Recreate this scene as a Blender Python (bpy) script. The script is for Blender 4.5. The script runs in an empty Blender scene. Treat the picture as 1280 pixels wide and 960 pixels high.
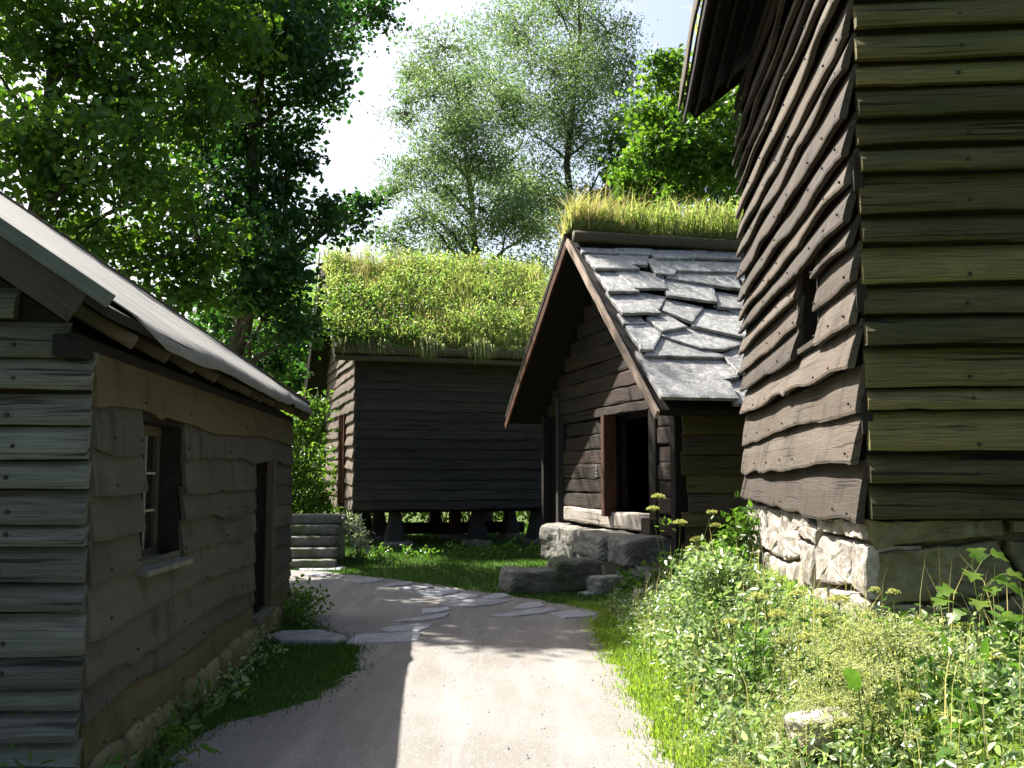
import bpy, bmesh, math, random
import numpy as np
from mathutils import Vector, Matrix, noise

random.seed(11)
RNG = np.random.default_rng(11)
SC = bpy.context.scene
COL = SC.collection
R = math.radians

# ------------------------------------------------------------------ camera, sky, sun, exposure
cam_d = bpy.data.cameras.new('camera')
cam_d.sensor_width = 36.0
cam_d.lens = 36.0 * 1250 / 1280
cam_d.clip_start = 0.05
cam_d.clip_end = 2000
cam = bpy.data.objects.new('camera', cam_d)
COL.objects.link(cam)
cam.location = (0, 0, 1.7)
cam.rotation_euler = (R(90) + math.atan(112 / 1250), 0, 0)
SC.camera = cam

SUN_EL, SUN_AZ = 50.0, -45.0            # azimuth clockwise from +Y (straight ahead)
world = bpy.data.worlds.new('World')
SC.world = world
world.use_nodes = True
wn = world.node_tree.nodes
sky = wn.new('ShaderNodeTexSky')
sky.sky_type = 'NISHITA'
sky.sun_disc = False
sky.sun_elevation = R(SUN_EL)
sky.sun_rotation = R(SUN_AZ)
sky.air_density = 1.0
sky.dust_density = 4.0
sky.ozone_density = 1.0
world.node_tree.links.new(sky.outputs[0], wn['Background'].inputs[0])
wn['Background'].inputs[1].default_value = 0.065

sun_d = bpy.data.lights.new('sun', 'SUN')
sun_d.energy = 5.0
sun_d.angle = R(0.55)
sun_d.color = (1.0, 0.955, 0.88)
sun = bpy.data.objects.new('sun', sun_d)
COL.objects.link(sun)
S = Vector((math.cos(R(SUN_EL)) * math.sin(R(SUN_AZ)), math.cos(R(SUN_EL)) * math.cos(R(SUN_AZ)), math.sin(R(SUN_EL))))
sun.rotation_euler = S.to_track_quat('Z', 'Y').to_euler()
sun.location = S * 60

vs = SC.view_settings
vs.view_transform = 'Standard'
vs.look = 'None'
vs.gamma = 1.0
vs.use_curve_mapping = False
vs.exposure = 1.85
SC.cycles.max_bounces = 8
SC.cycles.transmission_bounces = 6
SC.cycles.diffuse_bounces = 4
SC.cycles.transparent_max_bounces = 8
SC.cycles.caustics_reflective = False
SC.cycles.caustics_refractive = False

# ------------------------------------------------------------------ mesh helpers
def link(name, me, mat=None, parent=None, smooth=False):
    o = bpy.data.objects.new(name, me)
    COL.objects.link(o)
    if mat is not None and not me.materials:
        me.materials.append(mat)
    if parent is not None:
        o.parent = parent
    if smooth:
        me.polygons.foreach_set('use_smooth', [True] * len(me.polygons))
    return o

def mk(name, V, F, mat=None, parent=None, uv=None, smooth=False):
    me = bpy.data.meshes.new(name)
    me.from_pydata([tuple(v) for v in V], [], F)
    if uv is not None:
        l = me.uv_layers.new(name='UVMap')
        idx = np.empty(len(me.loops), dtype=np.int32)
        me.loops.foreach_get('vertex_index', idx)
        l.data.foreach_set('uv', np.asarray(uv, dtype=np.float32)[idx].ravel())
    me.update()
    return link(name, me, mat, parent, smooth)

def np_mesh(name, V, F, mat, parent=None, rnd=None, smooth=False):
    """V (n,3); F (m,k) ints, all faces the same size; rnd (m,) per face value."""
    V = np.ascontiguousarray(V, dtype=np.float32)
    F = np.ascontiguousarray(F, dtype=np.int32)
    me = bpy.data.meshes.new(name)
    me.vertices.add(len(V))
    me.vertices.foreach_set('co', V.ravel())
    m, k = F.shape
    me.loops.add(m * k)
    me.loops.foreach_set('vertex_index', F.ravel())
    me.polygons.add(m)
    me.polygons.foreach_set('loop_start', np.arange(m, dtype=np.int32) * k)
    me.polygons.foreach_set('loop_total', np.full(m, k, dtype=np.int32))
    if rnd is not None:
        a = me.attributes.new('rnd', 'FLOAT', 'FACE')
        a.data.foreach_set('value', np.ascontiguousarray(rnd, dtype=np.float32))
    me.update(calc_edges=True)
    return link(name, me, mat, parent, smooth)

def tag(o, label=None, cat=None, group=None, kind=None):
    if label: o['label'] = label
    if cat: o['category'] = cat
    if group: o['group'] = group
    if kind: o['kind'] = kind
    return o

def thing(name, label, cat, loc=(0, 0, 0), rz=0.0, group=None):
    o = bpy.data.objects.new(name, None)
    COL.objects.link(o)
    o.location = loc
    o.rotation_euler = (0, 0, rz)
    o.empty_display_size = 0.3
    return tag(o, label, cat, group)

def copy_tree(o, parent=None):
    c = o.copy()
    COL.objects.link(c)
    if parent is not None:
        c.parent = parent
    for ch in [k for k in bpy.data.objects if k.parent == o]:
        copy_tree(ch, c)
    return c

def U(a, b):
    return random.uniform(a, b)

def nz(x, y=0.0, z=0.0):
    return noise.noise(Vector((x, y, z)))

# ------------------------------------------------------------------ node helpers
class Mat:
    def __init__(self, name):
        self.m = bpy.data.materials.new(name)
        self.m.use_nodes = True
        self.t = self.m.node_tree
        self.b = self.t.nodes['Principled BSDF']
        self.out = self.t.nodes['Material Output']
    def n(self, typ, **kw):
        nd = self.t.nodes.new(typ)
        for k, v in kw.items():
            if hasattr(nd, k):
                setattr(nd, k, v)
        return nd
    def put(self, sock, v):
        if isinstance(v, bpy.types.NodeSocket):
            self.t.links.new(v, sock)
        elif isinstance(v, (tuple, list)) and len(v) == 3 and sock.type == 'RGBA':
            sock.default_value = (*v, 1)
        else:
            sock.default_value = v
    def math(self, op, a, b=0.5, clamp=False):
        nd = self.n('ShaderNodeMath', operation=op, use_clamp=clamp)
        self.put(nd.inputs[0], a); self.put(nd.inputs[1], b)
        return nd.outputs[0]
    def noise(self, vec, scale=1.0, detail=4.0, rough=0.6, dist=0.0):
        nd = self.n('ShaderNodeTexNoise')
        self.put(nd.inputs['Vector'], vec)
        nd.inputs['Scale'].default_value = scale
        nd.inputs['Detail'].default_value = detail
        nd.inputs['Roughness'].default_value = rough
        nd.inputs['Distortion'].default_value = dist
        return nd.outputs['Fac']
    def scale(self, vec, sc):
        nd = self.n('ShaderNodeMapping')
        self.put(nd.inputs['Vector'], vec)
        nd.inputs['Scale'].default_value = sc
        return nd.outputs[0]
    def range(self, v, a, b, c=0.0, d=1.0):
        nd = self.n('ShaderNodeMapRange')
        self.put(nd.inputs[0], v)
        for i, x in enumerate((a, b, c, d)):
            nd.inputs[i + 1].default_value = x
        return nd.outputs[0]
    def mix(self, f, a, b, blend='MIX'):
        nd = self.n('ShaderNodeMix', data_type='RGBA', blend_type=blend)
        self.put(nd.inputs[0], f)
        self.put(nd.inputs[6], a); self.put(nd.inputs[7], b)
        return nd.outputs[2]
    def bump(self, h, strength=0.5, dist=0.01):
        nd = self.n('ShaderNodeBump')
        nd.inputs['Strength'].default_value = strength
        nd.inputs['Distance'].default_value = dist
        self.put(nd.inputs['Height'], h)
        self.t.links.new(nd.outputs[0], self.b.inputs['Normal'])
        return nd.outputs[0]
    def pos(self):
        return self.n('ShaderNodeNewGeometry').outputs['Position']
    def objco(self):
        return self.n('ShaderNodeTexCoord').outputs['Object']
    def fin(self, col, rough=0.8, spec=0.25):
        self.put(self.b.inputs['Base Color'], col)
        self.put(self.b.inputs['Roughness'], rough)
        self.b.inputs['Specular IOR Level'].default_value = spec
        return self.m

def wood(name, dark, light, tint, tint_amt=0.5, streak=0.5, vary=0.3, bump=0.5, rough=0.8, crk=0.75):
    """weathered timber: fibre grain along u, patchy tint, water streaks across the board"""
    M = Mat(name)
    uv = M.n('ShaderNodeUVMap', uv_map='UVMap').outputs[0]
    warp = M.noise(M.scale(uv, (2.2, 9, 1)), 1, 2)
    vadd = M.n('ShaderNodeVectorMath', operation='ADD')
    M.put(vadd.inputs[0], uv)
    cmb = M.n('ShaderNodeCombineXYZ')
    M.put(cmb.inputs[1], M.math('MULTIPLY', warp, 0.035))
    M.put(vadd.inputs[1], cmb.outputs[0])
    wv = vadd.outputs[0]
    grain = M.noise(M.scale(wv, (2.4, 110, 1)), 1, 8, 0.75, 0.2)
    fine = M.noise(M.scale(wv, (5, 210, 1)), 1, 3, 0.6)
    big = M.noise(M.scale(uv, (0.9, 4.5, 1)), 1, 3, 0.6)
    st = M.math('MULTIPLY', M.noise(M.scale(uv, (6.5, 0.8, 1)), 1, 3, 0.55), M.range(M.noise(M.scale(uv, (1.3, 3.0, 1)), 1, 2), 0.3, 0.65, 0.55, 1.15))
    crack = M.range(M.noise(M.scale(wv, (0.7, 34, 1)), 1, 3, 0.5), 0.60, 0.66)
    g = M.range(grain, 0.28, 0.74)
    c = M.mix(g, dark, light)
    c = M.mix(M.math('MULTIPLY', M.range(big, 0.42, 0.68), tint_amt), c, tint)
    c = M.mix(M.math('MULTIPLY', M.range(st, 0.48, 0.72), streak), c, tuple(x * 0.45 for x in dark))
    c = M.mix(M.math('MULTIPLY', crack, crk), c, tuple(x * 0.2 for x in dark))
    rnd = M.n('ShaderNodeObjectInfo').outputs['Random']
    br = M.range(rnd, 0, 1, 1 - vary, 1 + vary)
    vm = M.n('ShaderNodeVectorMath', operation='SCALE')
    M.put(vm.inputs[0], c); M.put(vm.inputs['Scale'], br)
    h = M.math('SUBTRACT', M.math('ADD', grain, M.math('MULTIPLY', fine, 0.4)), M.math('MULTIPLY', crack, crk))
    M.bump(h, bump, 0.012)
    return M.fin(vm.outputs[0], rough, 0.2)

def rockmat(name, a, b, lichen, lam=0.4, sc=1.0, bump=0.6, moss=None, rough=0.85):
    M = Mat(name)
    p = M.pos()
    n1 = M.noise(p, 3.5 * sc, 6, 0.62)
    n2 = M.noise(p, 22 * sc, 5, 0.7)
    n3 = M.noise(p, 9 * sc, 4, 0.6, 0.6)
    c = M.mix(M.range(n1, 0.35, 0.65), a, b)
    c = M.mix(M.math('MULTIPLY', M.range(n2, 0.35, 0.7), 0.45), c, tuple(x * 0.5 for x in a))
    c = M.mix(M.math('MULTIPLY', M.range(n3, 0.52, 0.62), lam), c, lichen)
    if moss:
        c = M.mix(M.math('MULTIPLY', M.range(M.noise(p, 2.3, 3), 0.5, 0.62), 0.7), c, moss)
    rnd = M.n('ShaderNodeObjectInfo').outputs['Random']
    vm = M.n('ShaderNodeVectorMath', operation='SCALE')
    M.put(vm.inputs[0], c); M.put(vm.inputs['Scale'], M.range(rnd, 0, 1, 0.82, 1.15))
    M.bump(M.math('ADD', M.math('MULTIPLY', n1, 0.8), n2), bump, 0.02)
    return M.fin(vm.outputs[0], rough, 0.3)

def leafmat(name, cols, trans=0.45, rough=0.5, spec=0.3, tcol=None):
    M = Mat(name)
    at = M.n('ShaderNodeAttribute', attribute_name='rnd').outputs['Fac']
    rp = M.n('ShaderNodeValToRGB')
    M.put(rp.inputs[0], at)
    el = rp.color_ramp.elements
    el[0].color = (*cols[0], 1); el[1].color = (*cols[-1], 1)
    for i in range(1, len(cols) - 1):
        e = el.new(i / (len(cols) - 1)); e.color = (*cols[i], 1)
    M.fin(rp.outputs[0], rough, spec)
    tr = M.n('ShaderNodeBsdfTranslucent')
    tc = M.mix(1.0, rp.outputs[0], tcol or (1.3, 1.45, 0.62), 'MULTIPLY')
    M.put(tr.inputs[0], tc)
    mx = M.n('ShaderNodeMixShader')
    mx.inputs[0].default_value = trans
    M.t.links.new(M.b.outputs[0], mx.inputs[1]); M.t.links.new(tr.outputs[0], mx.inputs[2])
    M.t.links.new(mx.outputs[0], M.out.inputs[0])
    return M.m

def plain(name, c, rough=0.8, spec=0.2, var=0.3, sc=8.0, metal=0.0):
    M = Mat(name)
    n1 = M.noise(M.objco(), sc, 4)
    col = M.mix(M.range(n1, 0.3, 0.7), tuple(x * (1 - var) for x in c), tuple(min(1, x * (1 + var)) for x in c))
    M.bump(n1, 0.3, 0.01)
    M.b.inputs['Metallic'].default_value = metal
    return M.fin(col, rough, spec)

# ------------------------------------------------------------------ materials
W_GREY = wood('weathered_grey_boards', (0.038, 0.037, 0.029), (0.24, 0.235, 0.195), (0.085, 0.098, 0.052), 0.5, 0.12, 0.28, 0.7)
W_OCHRE = wood('brown_side_boards', (0.058, 0.052, 0.037), (0.1, 0.092, 0.068), (0.05, 0.05, 0.04), 0.75, 0.75, 0.25, 0.15, 0.8, 0.06)
W_YELLOW = wood('yellowed_new_board', (0.07, 0.056, 0.024), (0.11, 0.09, 0.043), (0.07, 0.064, 0.036), 0.6, 0.6, 0.08, 0.2, 0.8, 0.1)
W_SUN = wood('sun_bleached_boards', (0.034, 0.027, 0.02), (0.125, 0.104, 0.082), (0.075, 0.05, 0.034), 0.5, 0.6, 0.35, 0.7, 0.8, 0.5)
W_GREEN = wood('algae_green_boards', (0.011, 0.009, 0.0035), (0.22, 0.182, 0.07), (0.058, 0.074, 0.026), 0.6, 0.1, 0.45, 0.7)
W_TAR = wood('dark_tarred_boards', (0.017, 0.016, 0.015), (0.062, 0.057, 0.051), (0.07, 0.058, 0.044), 0.4, 0.25, 0.3)
W_TARSUN = wood('tarred_boards_sunlit_copy', (0.06, 0.046, 0.036), (0.2, 0.16, 0.125), (0.11, 0.072, 0.048), 0.5, 0.3, 0.2)  # lighter copy of the tarred boards, sun on the gable put into colour
W_LOG = wood('hewn_dark_logs', (0.01, 0.008, 0.006), (0.058, 0.042, 0.031), (0.06, 0.026, 0.014), 0.5, 0.3, 0.4, 1.0)
W_SILL = wood('sunlit_pale_sill_timber', (0.25, 0.215, 0.18), (0.5, 0.45, 0.385), (0.34, 0.28, 0.22), 0.4, 0.1, 0.1)  # brightness of the sunlit sill log is painted into this tone
W_RED = wood('red_brown_timber', (0.05, 0.019, 0.008), (0.13, 0.056, 0.028), (0.075, 0.036, 0.02), 0.4, 0.2, 0.12)
W_BARGE = wood('sunlit_bargeboard_timber', (0.24, 0.17, 0.125), (0.56, 0.44, 0.34), (0.42, 0.3, 0.22), 0.4, 0.3, 0.1)  # timber colour raised to carry the sunlight on the near verge
W_DARK = wood('dark_roof_timber', (0.008, 0.007, 0.005), (0.024, 0.02, 0.016), (0.022, 0.017, 0.01), 0.4, 0.2, 0.2)
W_BROWN = wood('brown_rough_timber', (0.042, 0.033, 0.021), (0.13, 0.105, 0.07), (0.085, 0.068, 0.036), 0.5, 0.2, 0.2)
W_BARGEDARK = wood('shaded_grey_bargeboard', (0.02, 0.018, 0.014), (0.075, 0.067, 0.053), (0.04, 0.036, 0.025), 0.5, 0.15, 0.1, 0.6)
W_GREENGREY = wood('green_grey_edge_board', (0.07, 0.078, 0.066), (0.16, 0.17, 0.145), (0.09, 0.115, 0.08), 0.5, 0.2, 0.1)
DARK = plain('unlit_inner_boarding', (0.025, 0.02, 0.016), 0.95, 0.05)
IRON = plain('rusty_iron_nail', (0.03, 0.022, 0.018), 0.7, 0.3, 0.4, 40)
SLATE = rockmat('roof_slate', (0.19, 0.19, 0.18), (0.4, 0.395, 0.375), (0.56, 0.55, 0.51), 0.6, 1.3, 0.6, rough=0.42)
SLATE.node_tree.nodes['Principled BSDF'].inputs['Specular IOR Level'].default_value = 0.7
STONE = rockmat('grey_field_stone', (0.15, 0.14, 0.115), (0.27, 0.255, 0.22), (0.35, 0.34, 0.3), 0.35, 1.0, 0.7)
STONE_G = rockmat('brown_green_foundation_stone', (0.12, 0.107, 0.05), (0.21, 0.19, 0.1), (0.25, 0.23, 0.15), 0.3, 1.0, 0.5)
STONE_W = rockmat('white_flaking_stone', (0.26, 0.22, 0.18), (0.5, 0.45, 0.4), (0.58, 0.53, 0.47), 0.4, 1.6, 0.9)
STONE_M = rockmat('mossy_step_stone', (0.12, 0.115, 0.09), (0.23, 0.22, 0.19), (0.3, 0.29, 0.25), 0.3, 1.0, 0.7, moss=(0.07, 0.1, 0.03))
FLAG = rockmat('blue_grey_flagstone', (0.26, 0.265, 0.275), (0.36, 0.365, 0.375), (0.42, 0.42, 0.42), 0.3, 1.2, 0.35)
BARK = wood('tree_bark', (0.035, 0.028, 0.02), (0.11, 0.09, 0.065), (0.07, 0.08, 0.05), 0.4, 0.2, 0.1, 1.0, 0.9)
WHITE = plain('faded_white_paint', (0.26, 0.25, 0.2), 0.7, 0.2, 0.25, 20)
CHALK = plain('white_number_paint', (0.34, 0.36, 0.35), 0.8, 0.2, 0.1, 30)
TINPLATE = plain('number_plate_black', (0.05, 0.055, 0.055), 0.6, 0.3)

def glassmat():
    M = Mat('old_window_glass')
    M.b.inputs['Roughness'].default_value = 0.08
    M.b.inputs['Base Color'].default_value = (0.012, 0.014, 0.014, 1)
    M.b.inputs['Specular IOR Level'].default_value = 0.25
    M.bump(M.noise(M.objco(), 4, 2), 0.15, 0.02)
    return M.m
GLASS = glassmat()

def canvasmat():
    M = Mat('grey_roofing_felt')
    p = M.objco()
    n1 = M.noise(p, 1.6, 4, 0.6)
    n2 = M.noise(p, 220, 2, 0.5)
    n3 = M.noise(M.scale(p, (6, 0.5, 6)), 1, 4, 0.6)
    c = M.mix(M.range(n1, 0.3, 0.7), (0.13, 0.127, 0.118), (0.2, 0.195, 0.182))
    c = M.mix(M.math('MULTIPLY', M.range(n3, 0.5, 0.7), 0.3), c, (0.17, 0.165, 0.145))
    c = M.mix(M.math('MULTIPLY', M.range(n2, 0.45, 0.65), 0.35), c, (0.17, 0.165, 0.15))
    M.bump(M.math('ADD', M.math('MULTIPLY', n2, 0.3), n1), 0.35, 0.02)
    return M.fin(c, 0.75, 0.3)
CANVAS = canvasmat()

def gravelmat():
    M = Mat('sandy_gravel')
    p = M.pos()
    n1 = M.noise(p, 0.9, 4, 0.6)
    n2 = M.noise(p, 55, 4, 0.7)
    n3 = M.noise(M.scale(p, (3.2, 0.35, 1)), 1, 4, 0.6)
    vo = M.n('ShaderNodeTexVoronoi'); M.put(vo.inputs['Vector'], p); vo.inputs['Scale'].default_value = 75
    vd = vo.outputs['Distance']
    c = M.mix(M.range(n1, 0.3, 0.7), (0.162, 0.152, 0.138), (0.222, 0.21, 0.193))
    c = M.mix(M.math('MULTIPLY', M.range(n3, 0.48, 0.62), 0.6), c, (0.275, 0.262, 0.242))
    c = M.mix(M.math('MULTIPLY', M.range(n2, 0.45, 0.72), 0.55), c, (0.13, 0.112, 0.095))
    c = M.mix(M.math('MULTIPLY', M.range(vo.outputs['Color'], 0.78, 0.95), 0.5), c, (0.42, 0.39, 0.35))
    h = M.math('ADD', M.math('MULTIPLY', n2, 0.7), M.math('ADD', M.math('MULTIPLY', vd, -0.5), M.math('MULTIPLY', n3, 1.2)))
    M.bump(h, 0.55, 0.012)
    return M.fin(c, 0.9, 0.2)
GRAVEL = gravelmat()

def groundmat():
    M = Mat('grassy_soil')
    p = M.pos()
    n1 = M.noise(p, 0.7, 4, 0.6)
    n2 = M.noise(p, 14, 5, 0.7)
    c = M.mix(M.range(n1, 0.35, 0.65), (0.05, 0.085, 0.018), (0.085, 0.125, 0.025))
    c = M.mix(M.math('MULTIPLY', M.range(n2, 0.45, 0.7), 0.7), c, (0.06, 0.05, 0.03))
    M.bump(n2, 0.8, 0.05)
    return M.fin(c, 0.95, 0.1)
GROUND = groundmat()
SOD = plain('turf_soil', (0.09, 0.1, 0.03), 0.95, 0.1, 0.4, 12)

L_MAPLE = leafmat('maple_leaf', [(0.032, 0.085, 0.018), (0.065, 0.14, 0.026), (0.13, 0.21, 0.036)], 0.58, 0.4, 0.4, (1.6, 1.6, 0.55))
L_DARK = leafmat('dark_leaf', [(0.018, 0.058, 0.017), (0.03, 0.085, 0.022), (0.05, 0.115, 0.027)], 0.48, 0.4, 0.4)
L_ASH = leafmat('ash_leaf', [(0.09, 0.145, 0.065), (0.135, 0.195, 0.095), (0.19, 0.245, 0.14)], 0.5, 0.38, 0.5, (1.15, 1.3, 0.75))
L_BRIGHT = leafmat('bright_leaf', [(0.05, 0.115, 0.02), (0.085, 0.165, 0.03), (0.135, 0.2, 0.045)], 0.5, 0.45, 0.35)
L_SHRUB = leafmat('shrub_leaf', [(0.06, 0.125, 0.035), (0.13, 0.21, 0.07), (0.27, 0.34, 0.16), (0.5, 0.54, 0.38)], 0.42, 0.3, 0.6, (1.2, 1.35, 0.75))
L_SEEDLING = leafmat('seedling_leaf', [(0.1, 0.19, 0.03), (0.15, 0.25, 0.04), (0.2, 0.28, 0.06)], 0.62, 0.35, 0.5)
L_HERB = leafmat('herb_leaf', [(0.045, 0.11, 0.02), (0.08, 0.165, 0.028), (0.13, 0.2, 0.04)], 0.45, 0.4, 0.4)
L_LAWN = leafmat('lawn_blade', [(0.13, 0.22, 0.03), (0.2, 0.29, 0.045), (0.3, 0.35, 0.08)], 0.55, 0.5, 0.3)
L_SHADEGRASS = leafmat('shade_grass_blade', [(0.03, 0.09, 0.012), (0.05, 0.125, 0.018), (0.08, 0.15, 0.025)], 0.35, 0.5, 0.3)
L_SOD = leafmat('roof_grass_blade', [(0.14, 0.23, 0.05), (0.26, 0.35, 0.09), (0.4, 0.43, 0.17), (0.55, 0.5, 0.3)], 0.55, 0.5, 0.3, (1.2, 1.25, 0.75))
L_SODWEED = leafmat('roof_weed_leaf', [(0.09, 0.2, 0.04), (0.22, 0.33, 0.08), (0.42, 0.48, 0.2)], 0.55, 0.45, 0.4, (1.2, 1.25, 0.75))
L_STRAW = leafmat('straw_blade', [(0.3, 0.3, 0.1), (0.42, 0.38, 0.18), (0.52, 0.45, 0.25)], 0.4, 0.5, 0.3, (1.2, 1.2, 0.8))
L_UMBEL = leafmat('umbel_flower', [(0.28, 0.3, 0.08), (0.4, 0.41, 0.14), (0.5, 0.5, 0.24)], 0.4, 0.6, 0.2, (1.2, 1.25, 0.7))
L_PALE = leafmat('pale_seed_head', [(0.22, 0.27, 0.1), (0.36, 0.4, 0.18), (0.52, 0.54, 0.32)], 0.45, 0.6, 0.2, (1.2, 1.2, 0.7))
L_SUNLIT = leafmat('pale_sunlit_leaf', [(0.25, 0.3, 0.18), (0.4, 0.44, 0.3), (0.55, 0.57, 0.45)], 0.3, 0.4, 0.4, (1.1, 1.2, 0.8))  # whitish because the sun on the leaves is put into their colour
STEM = plain('green_stem', (0.09, 0.12, 0.03), 0.7, 0.2)
TWIG = plain('brown_twig', (0.07, 0.055, 0.035), 0.85, 0.1)

# ------------------------------------------------------------------ terrain and path
def ss(a, b, x):
    t = np.clip((x - a) / (b - a), 0, 1)
    return t * t * (3 - 2 * t)

def height(x, y):
    x = np.asarray(x, float); y = np.asarray(y, float)
    h = 0.72 * ss(1.0, 2.3, x) * (1 - 0.68 * ss(10.3, 13.2, y)) * (1 - 0.5 * ss(18, 26, y))
    h = h + 0.9 * ss(45, 75, y) + 0.05 * ss(-2.0, -2.3, x) * ss(5.2, 4.4, y)
    return h

PATH = [(0.98, -4), (0.96, 3), (0.95, 6), (0.93, 9), (0.9, 11.3), (1.12, 12.3), (0.85, 13.0), (0.35, 13.7), (-0.3, 14.5), (-1.5, 15.9), (-2.6, 17.0),
        (-4.0, 17.9), (-9, 19.5), (-15, 20), (-15, 15), (-6, 14.4), (-3.7, 13.3), (-2.5, 12.0), (-2.15, 11.3), (-1.85, 10.6), (-1.5, 9.9),
        (-1.38, 9.1), (-1.42, 8.2), (-1.62, 7.5), (-2.05, 6.75), (-2.05, 6.2), (-1.85, 5.6), (-1.9, 4.6), (-2.3, 3.4), (-2.4, -4)]

def refine(poly, step, amp, seed):
    out = []
    n = len(poly)
    # Catmull-Rom, then jitter
    for i in range(n):
        p0, p1, p2, p3 = (np.array(poly[(i + k - 1) % n], float) for k in range(4))
        m = max(1, int(np.linalg.norm(p2 - p1) / step))
        for j in range(m):
            t = j / m
            q = 0.5 * ((2 * p1) + (-p0 + p2) * t + (2 * p0 - 5 * p1 + 4 * p2 - p3) * t * t + (-p0 + 3 * p1 - 3 * p2 + p3) * t ** 3)
            q = q + amp * np.array([nz(q[0] * 2.3, q[1] * 2.3, seed), nz(q[0] * 2.3, q[1] * 2.3, seed + 7)]) \
                  + amp * 0.5 * np.array([nz(q[0] * 9, q[1] * 9, seed), nz(q[0] * 9, q[1] * 9, seed + 7)])
            out.append((q[0], q[1]))
    return out

PATH_R = refine(PATH, 0.06, 0.11, 3.0)
PATH_G = [(x * (1 if x < 0.5 else 1), y) for x, y in refine(PATH, 0.06, 0.12, 9.0)]

def inside(poly, x, y):
    px = np.array([p[0] for p in poly]); py = np.array([p[1] for p in poly])
    x = np.asarray(x); y = np.asarray(y)
    c = np.zeros(x.shape, bool)
    j = len(px) - 1
    for i in range(len(px)):
        cond = ((py[i] > y) != (py[j] > y))
        xi = (px[j] - px[i]) * (y - py[i]) / (py[j] - py[i] + 1e-12) + px[i]
        c ^= cond & (x < xi)
        j = i
    return c

def build_ground():
    xs = np.concatenate([[-400, -200, -100, -60, -40, -28, -20, -14], np.arange(-10, 10.01, 0.25), [12, 16, 22, 30, 45, 70, 120, 220, 400]])
    ys = np.concatenate([[-300, -120, -50, -20, -8], np.arange(-3, 30.01, 0.25), [32, 35, 40, 46, 54, 64, 80, 110, 160, 260, 450, 700]])
    X, Y = np.meshgrid(xs, ys)
    Z = height(X, Y)
    inp = inside(PATH, X, Y)
    bumpy = np.array([[0.03 * nz(a * 1.7, b * 1.7, 4) for a, b in zip(ra, rb)] for ra, rb in zip(X, Y)])
    near = (np.abs(X) < 11) & (Y < 31)
    Z = Z - 0.012 + np.where(near & (X > 1.3), bumpy, 0) - np.where(near & ~inp & (X <= 1.3), 0.004, 0)
    V = np.stack([X, Y, Z], -1).reshape(-1, 3)
    ny, nx = X.shape
    i = np.arange(ny * nx).reshape(ny, nx)
    F = np.stack([i[:-1, :-1], i[:-1, 1:], i[1:, 1:], i[1:, :-1]], -1).reshape(-1, 4)
    o = np_mesh('ground', V, F, GROUND, smooth=True)
    tag(o, 'green grassy ground around the wooden houses', kind='structure')
build_ground()

def fill_poly(name, poly, z, mat, parent=None):
    bm = bmesh.new()
    vsx = [bm.verts.new((x, y, z)) for x, y in poly]
    es = [bm.edges.new((vsx[i], vsx[(i + 1) % len(vsx)])) for i in range(len(vsx))]
    bmesh.ops.triangle_fill(bm, use_beauty=True, edges=es)
    bmesh.ops.recalc_face_normals(bm, faces=bm.faces[:])
    for f in bm.faces:
        if f.normal.z < 0: f.normal_flip()
    me = bpy.data.meshes.new(name)
    bm.to_mesh(me); bm.free()
    return link(name, me, mat, parent)

path = fill_poly('path', PATH_R, 0.004, GRAVEL)
tag(path, 'sandy gravel path between the houses', kind='structure')

def stone_poly(name, poly, O, D, Up, N, depth, bulge, mat, parent, seed=0.0, step=0.09, rough=0.015, flat=False):
    """irregular stone: outline poly in (D,Up) coordinates standing out along N"""
    O, D, Up, N = Vector(O), Vector(D), Vector(Up), Vector(N)
    out = []
    n = len(poly)
    for i in range(n):
        a = np.array(poly[i], float); b = np.array(poly[(i + 1) % n], float)
        m = max(1, int(np.linalg.norm(b - a) / step))
        for j in range(m):
            q = a + (b - a) * j / m
            q = q + rough * 1.1 * np.array([nz(q[0] * 7, q[1] * 7, seed), nz(q[0] * 7, q[1] * 7, seed + 3)])
            out.append(q)
    out = np.array(out)
    c = out.mean(0)
    k = len(out)
    V, F = [], []
    rings = [(1.0, -depth), (1.0, bulge * 0.35), (0.965, bulge * 0.8), (0.87, bulge), (0.6, bulge), (0.28, bulge)]
    for s, h in rings:
        for q in out:
            r = c + (q - c) * s
            hh = h
            if h > 0:
                hh = h + rough * (nz(r[0] * 5, r[1] * 5, seed + 11) + 0.6 * nz(r[0] * 14, r[1] * 14, seed + 17)) * (0.35 if flat else 1.6)
            V.append(O + D * r[0] + Up * r[1] + N * hh)
    V.append(O + D * c[0] + Up * c[1] + N * bulge)
    for r in range(len(rings) - 1):
        for i in range(k):
            j = (i + 1) % k
            F.append((r * k + i, r * k + j, (r + 1) * k + j, (r + 1) * k + i))
    last = (len(rings) - 1) * k
    for i in range(k):
        F.append((last + i, last + (i + 1) % k, len(V) - 1))
    o = mk(name, V, F, mat, parent)
    bm = bmesh.new(); bm.from_mesh(o.data)
    bmesh.ops.recalc_face_normals(bm, faces=bm.faces[:])
    bm.to_mesh(o.data); bm.free()
    return o

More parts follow.
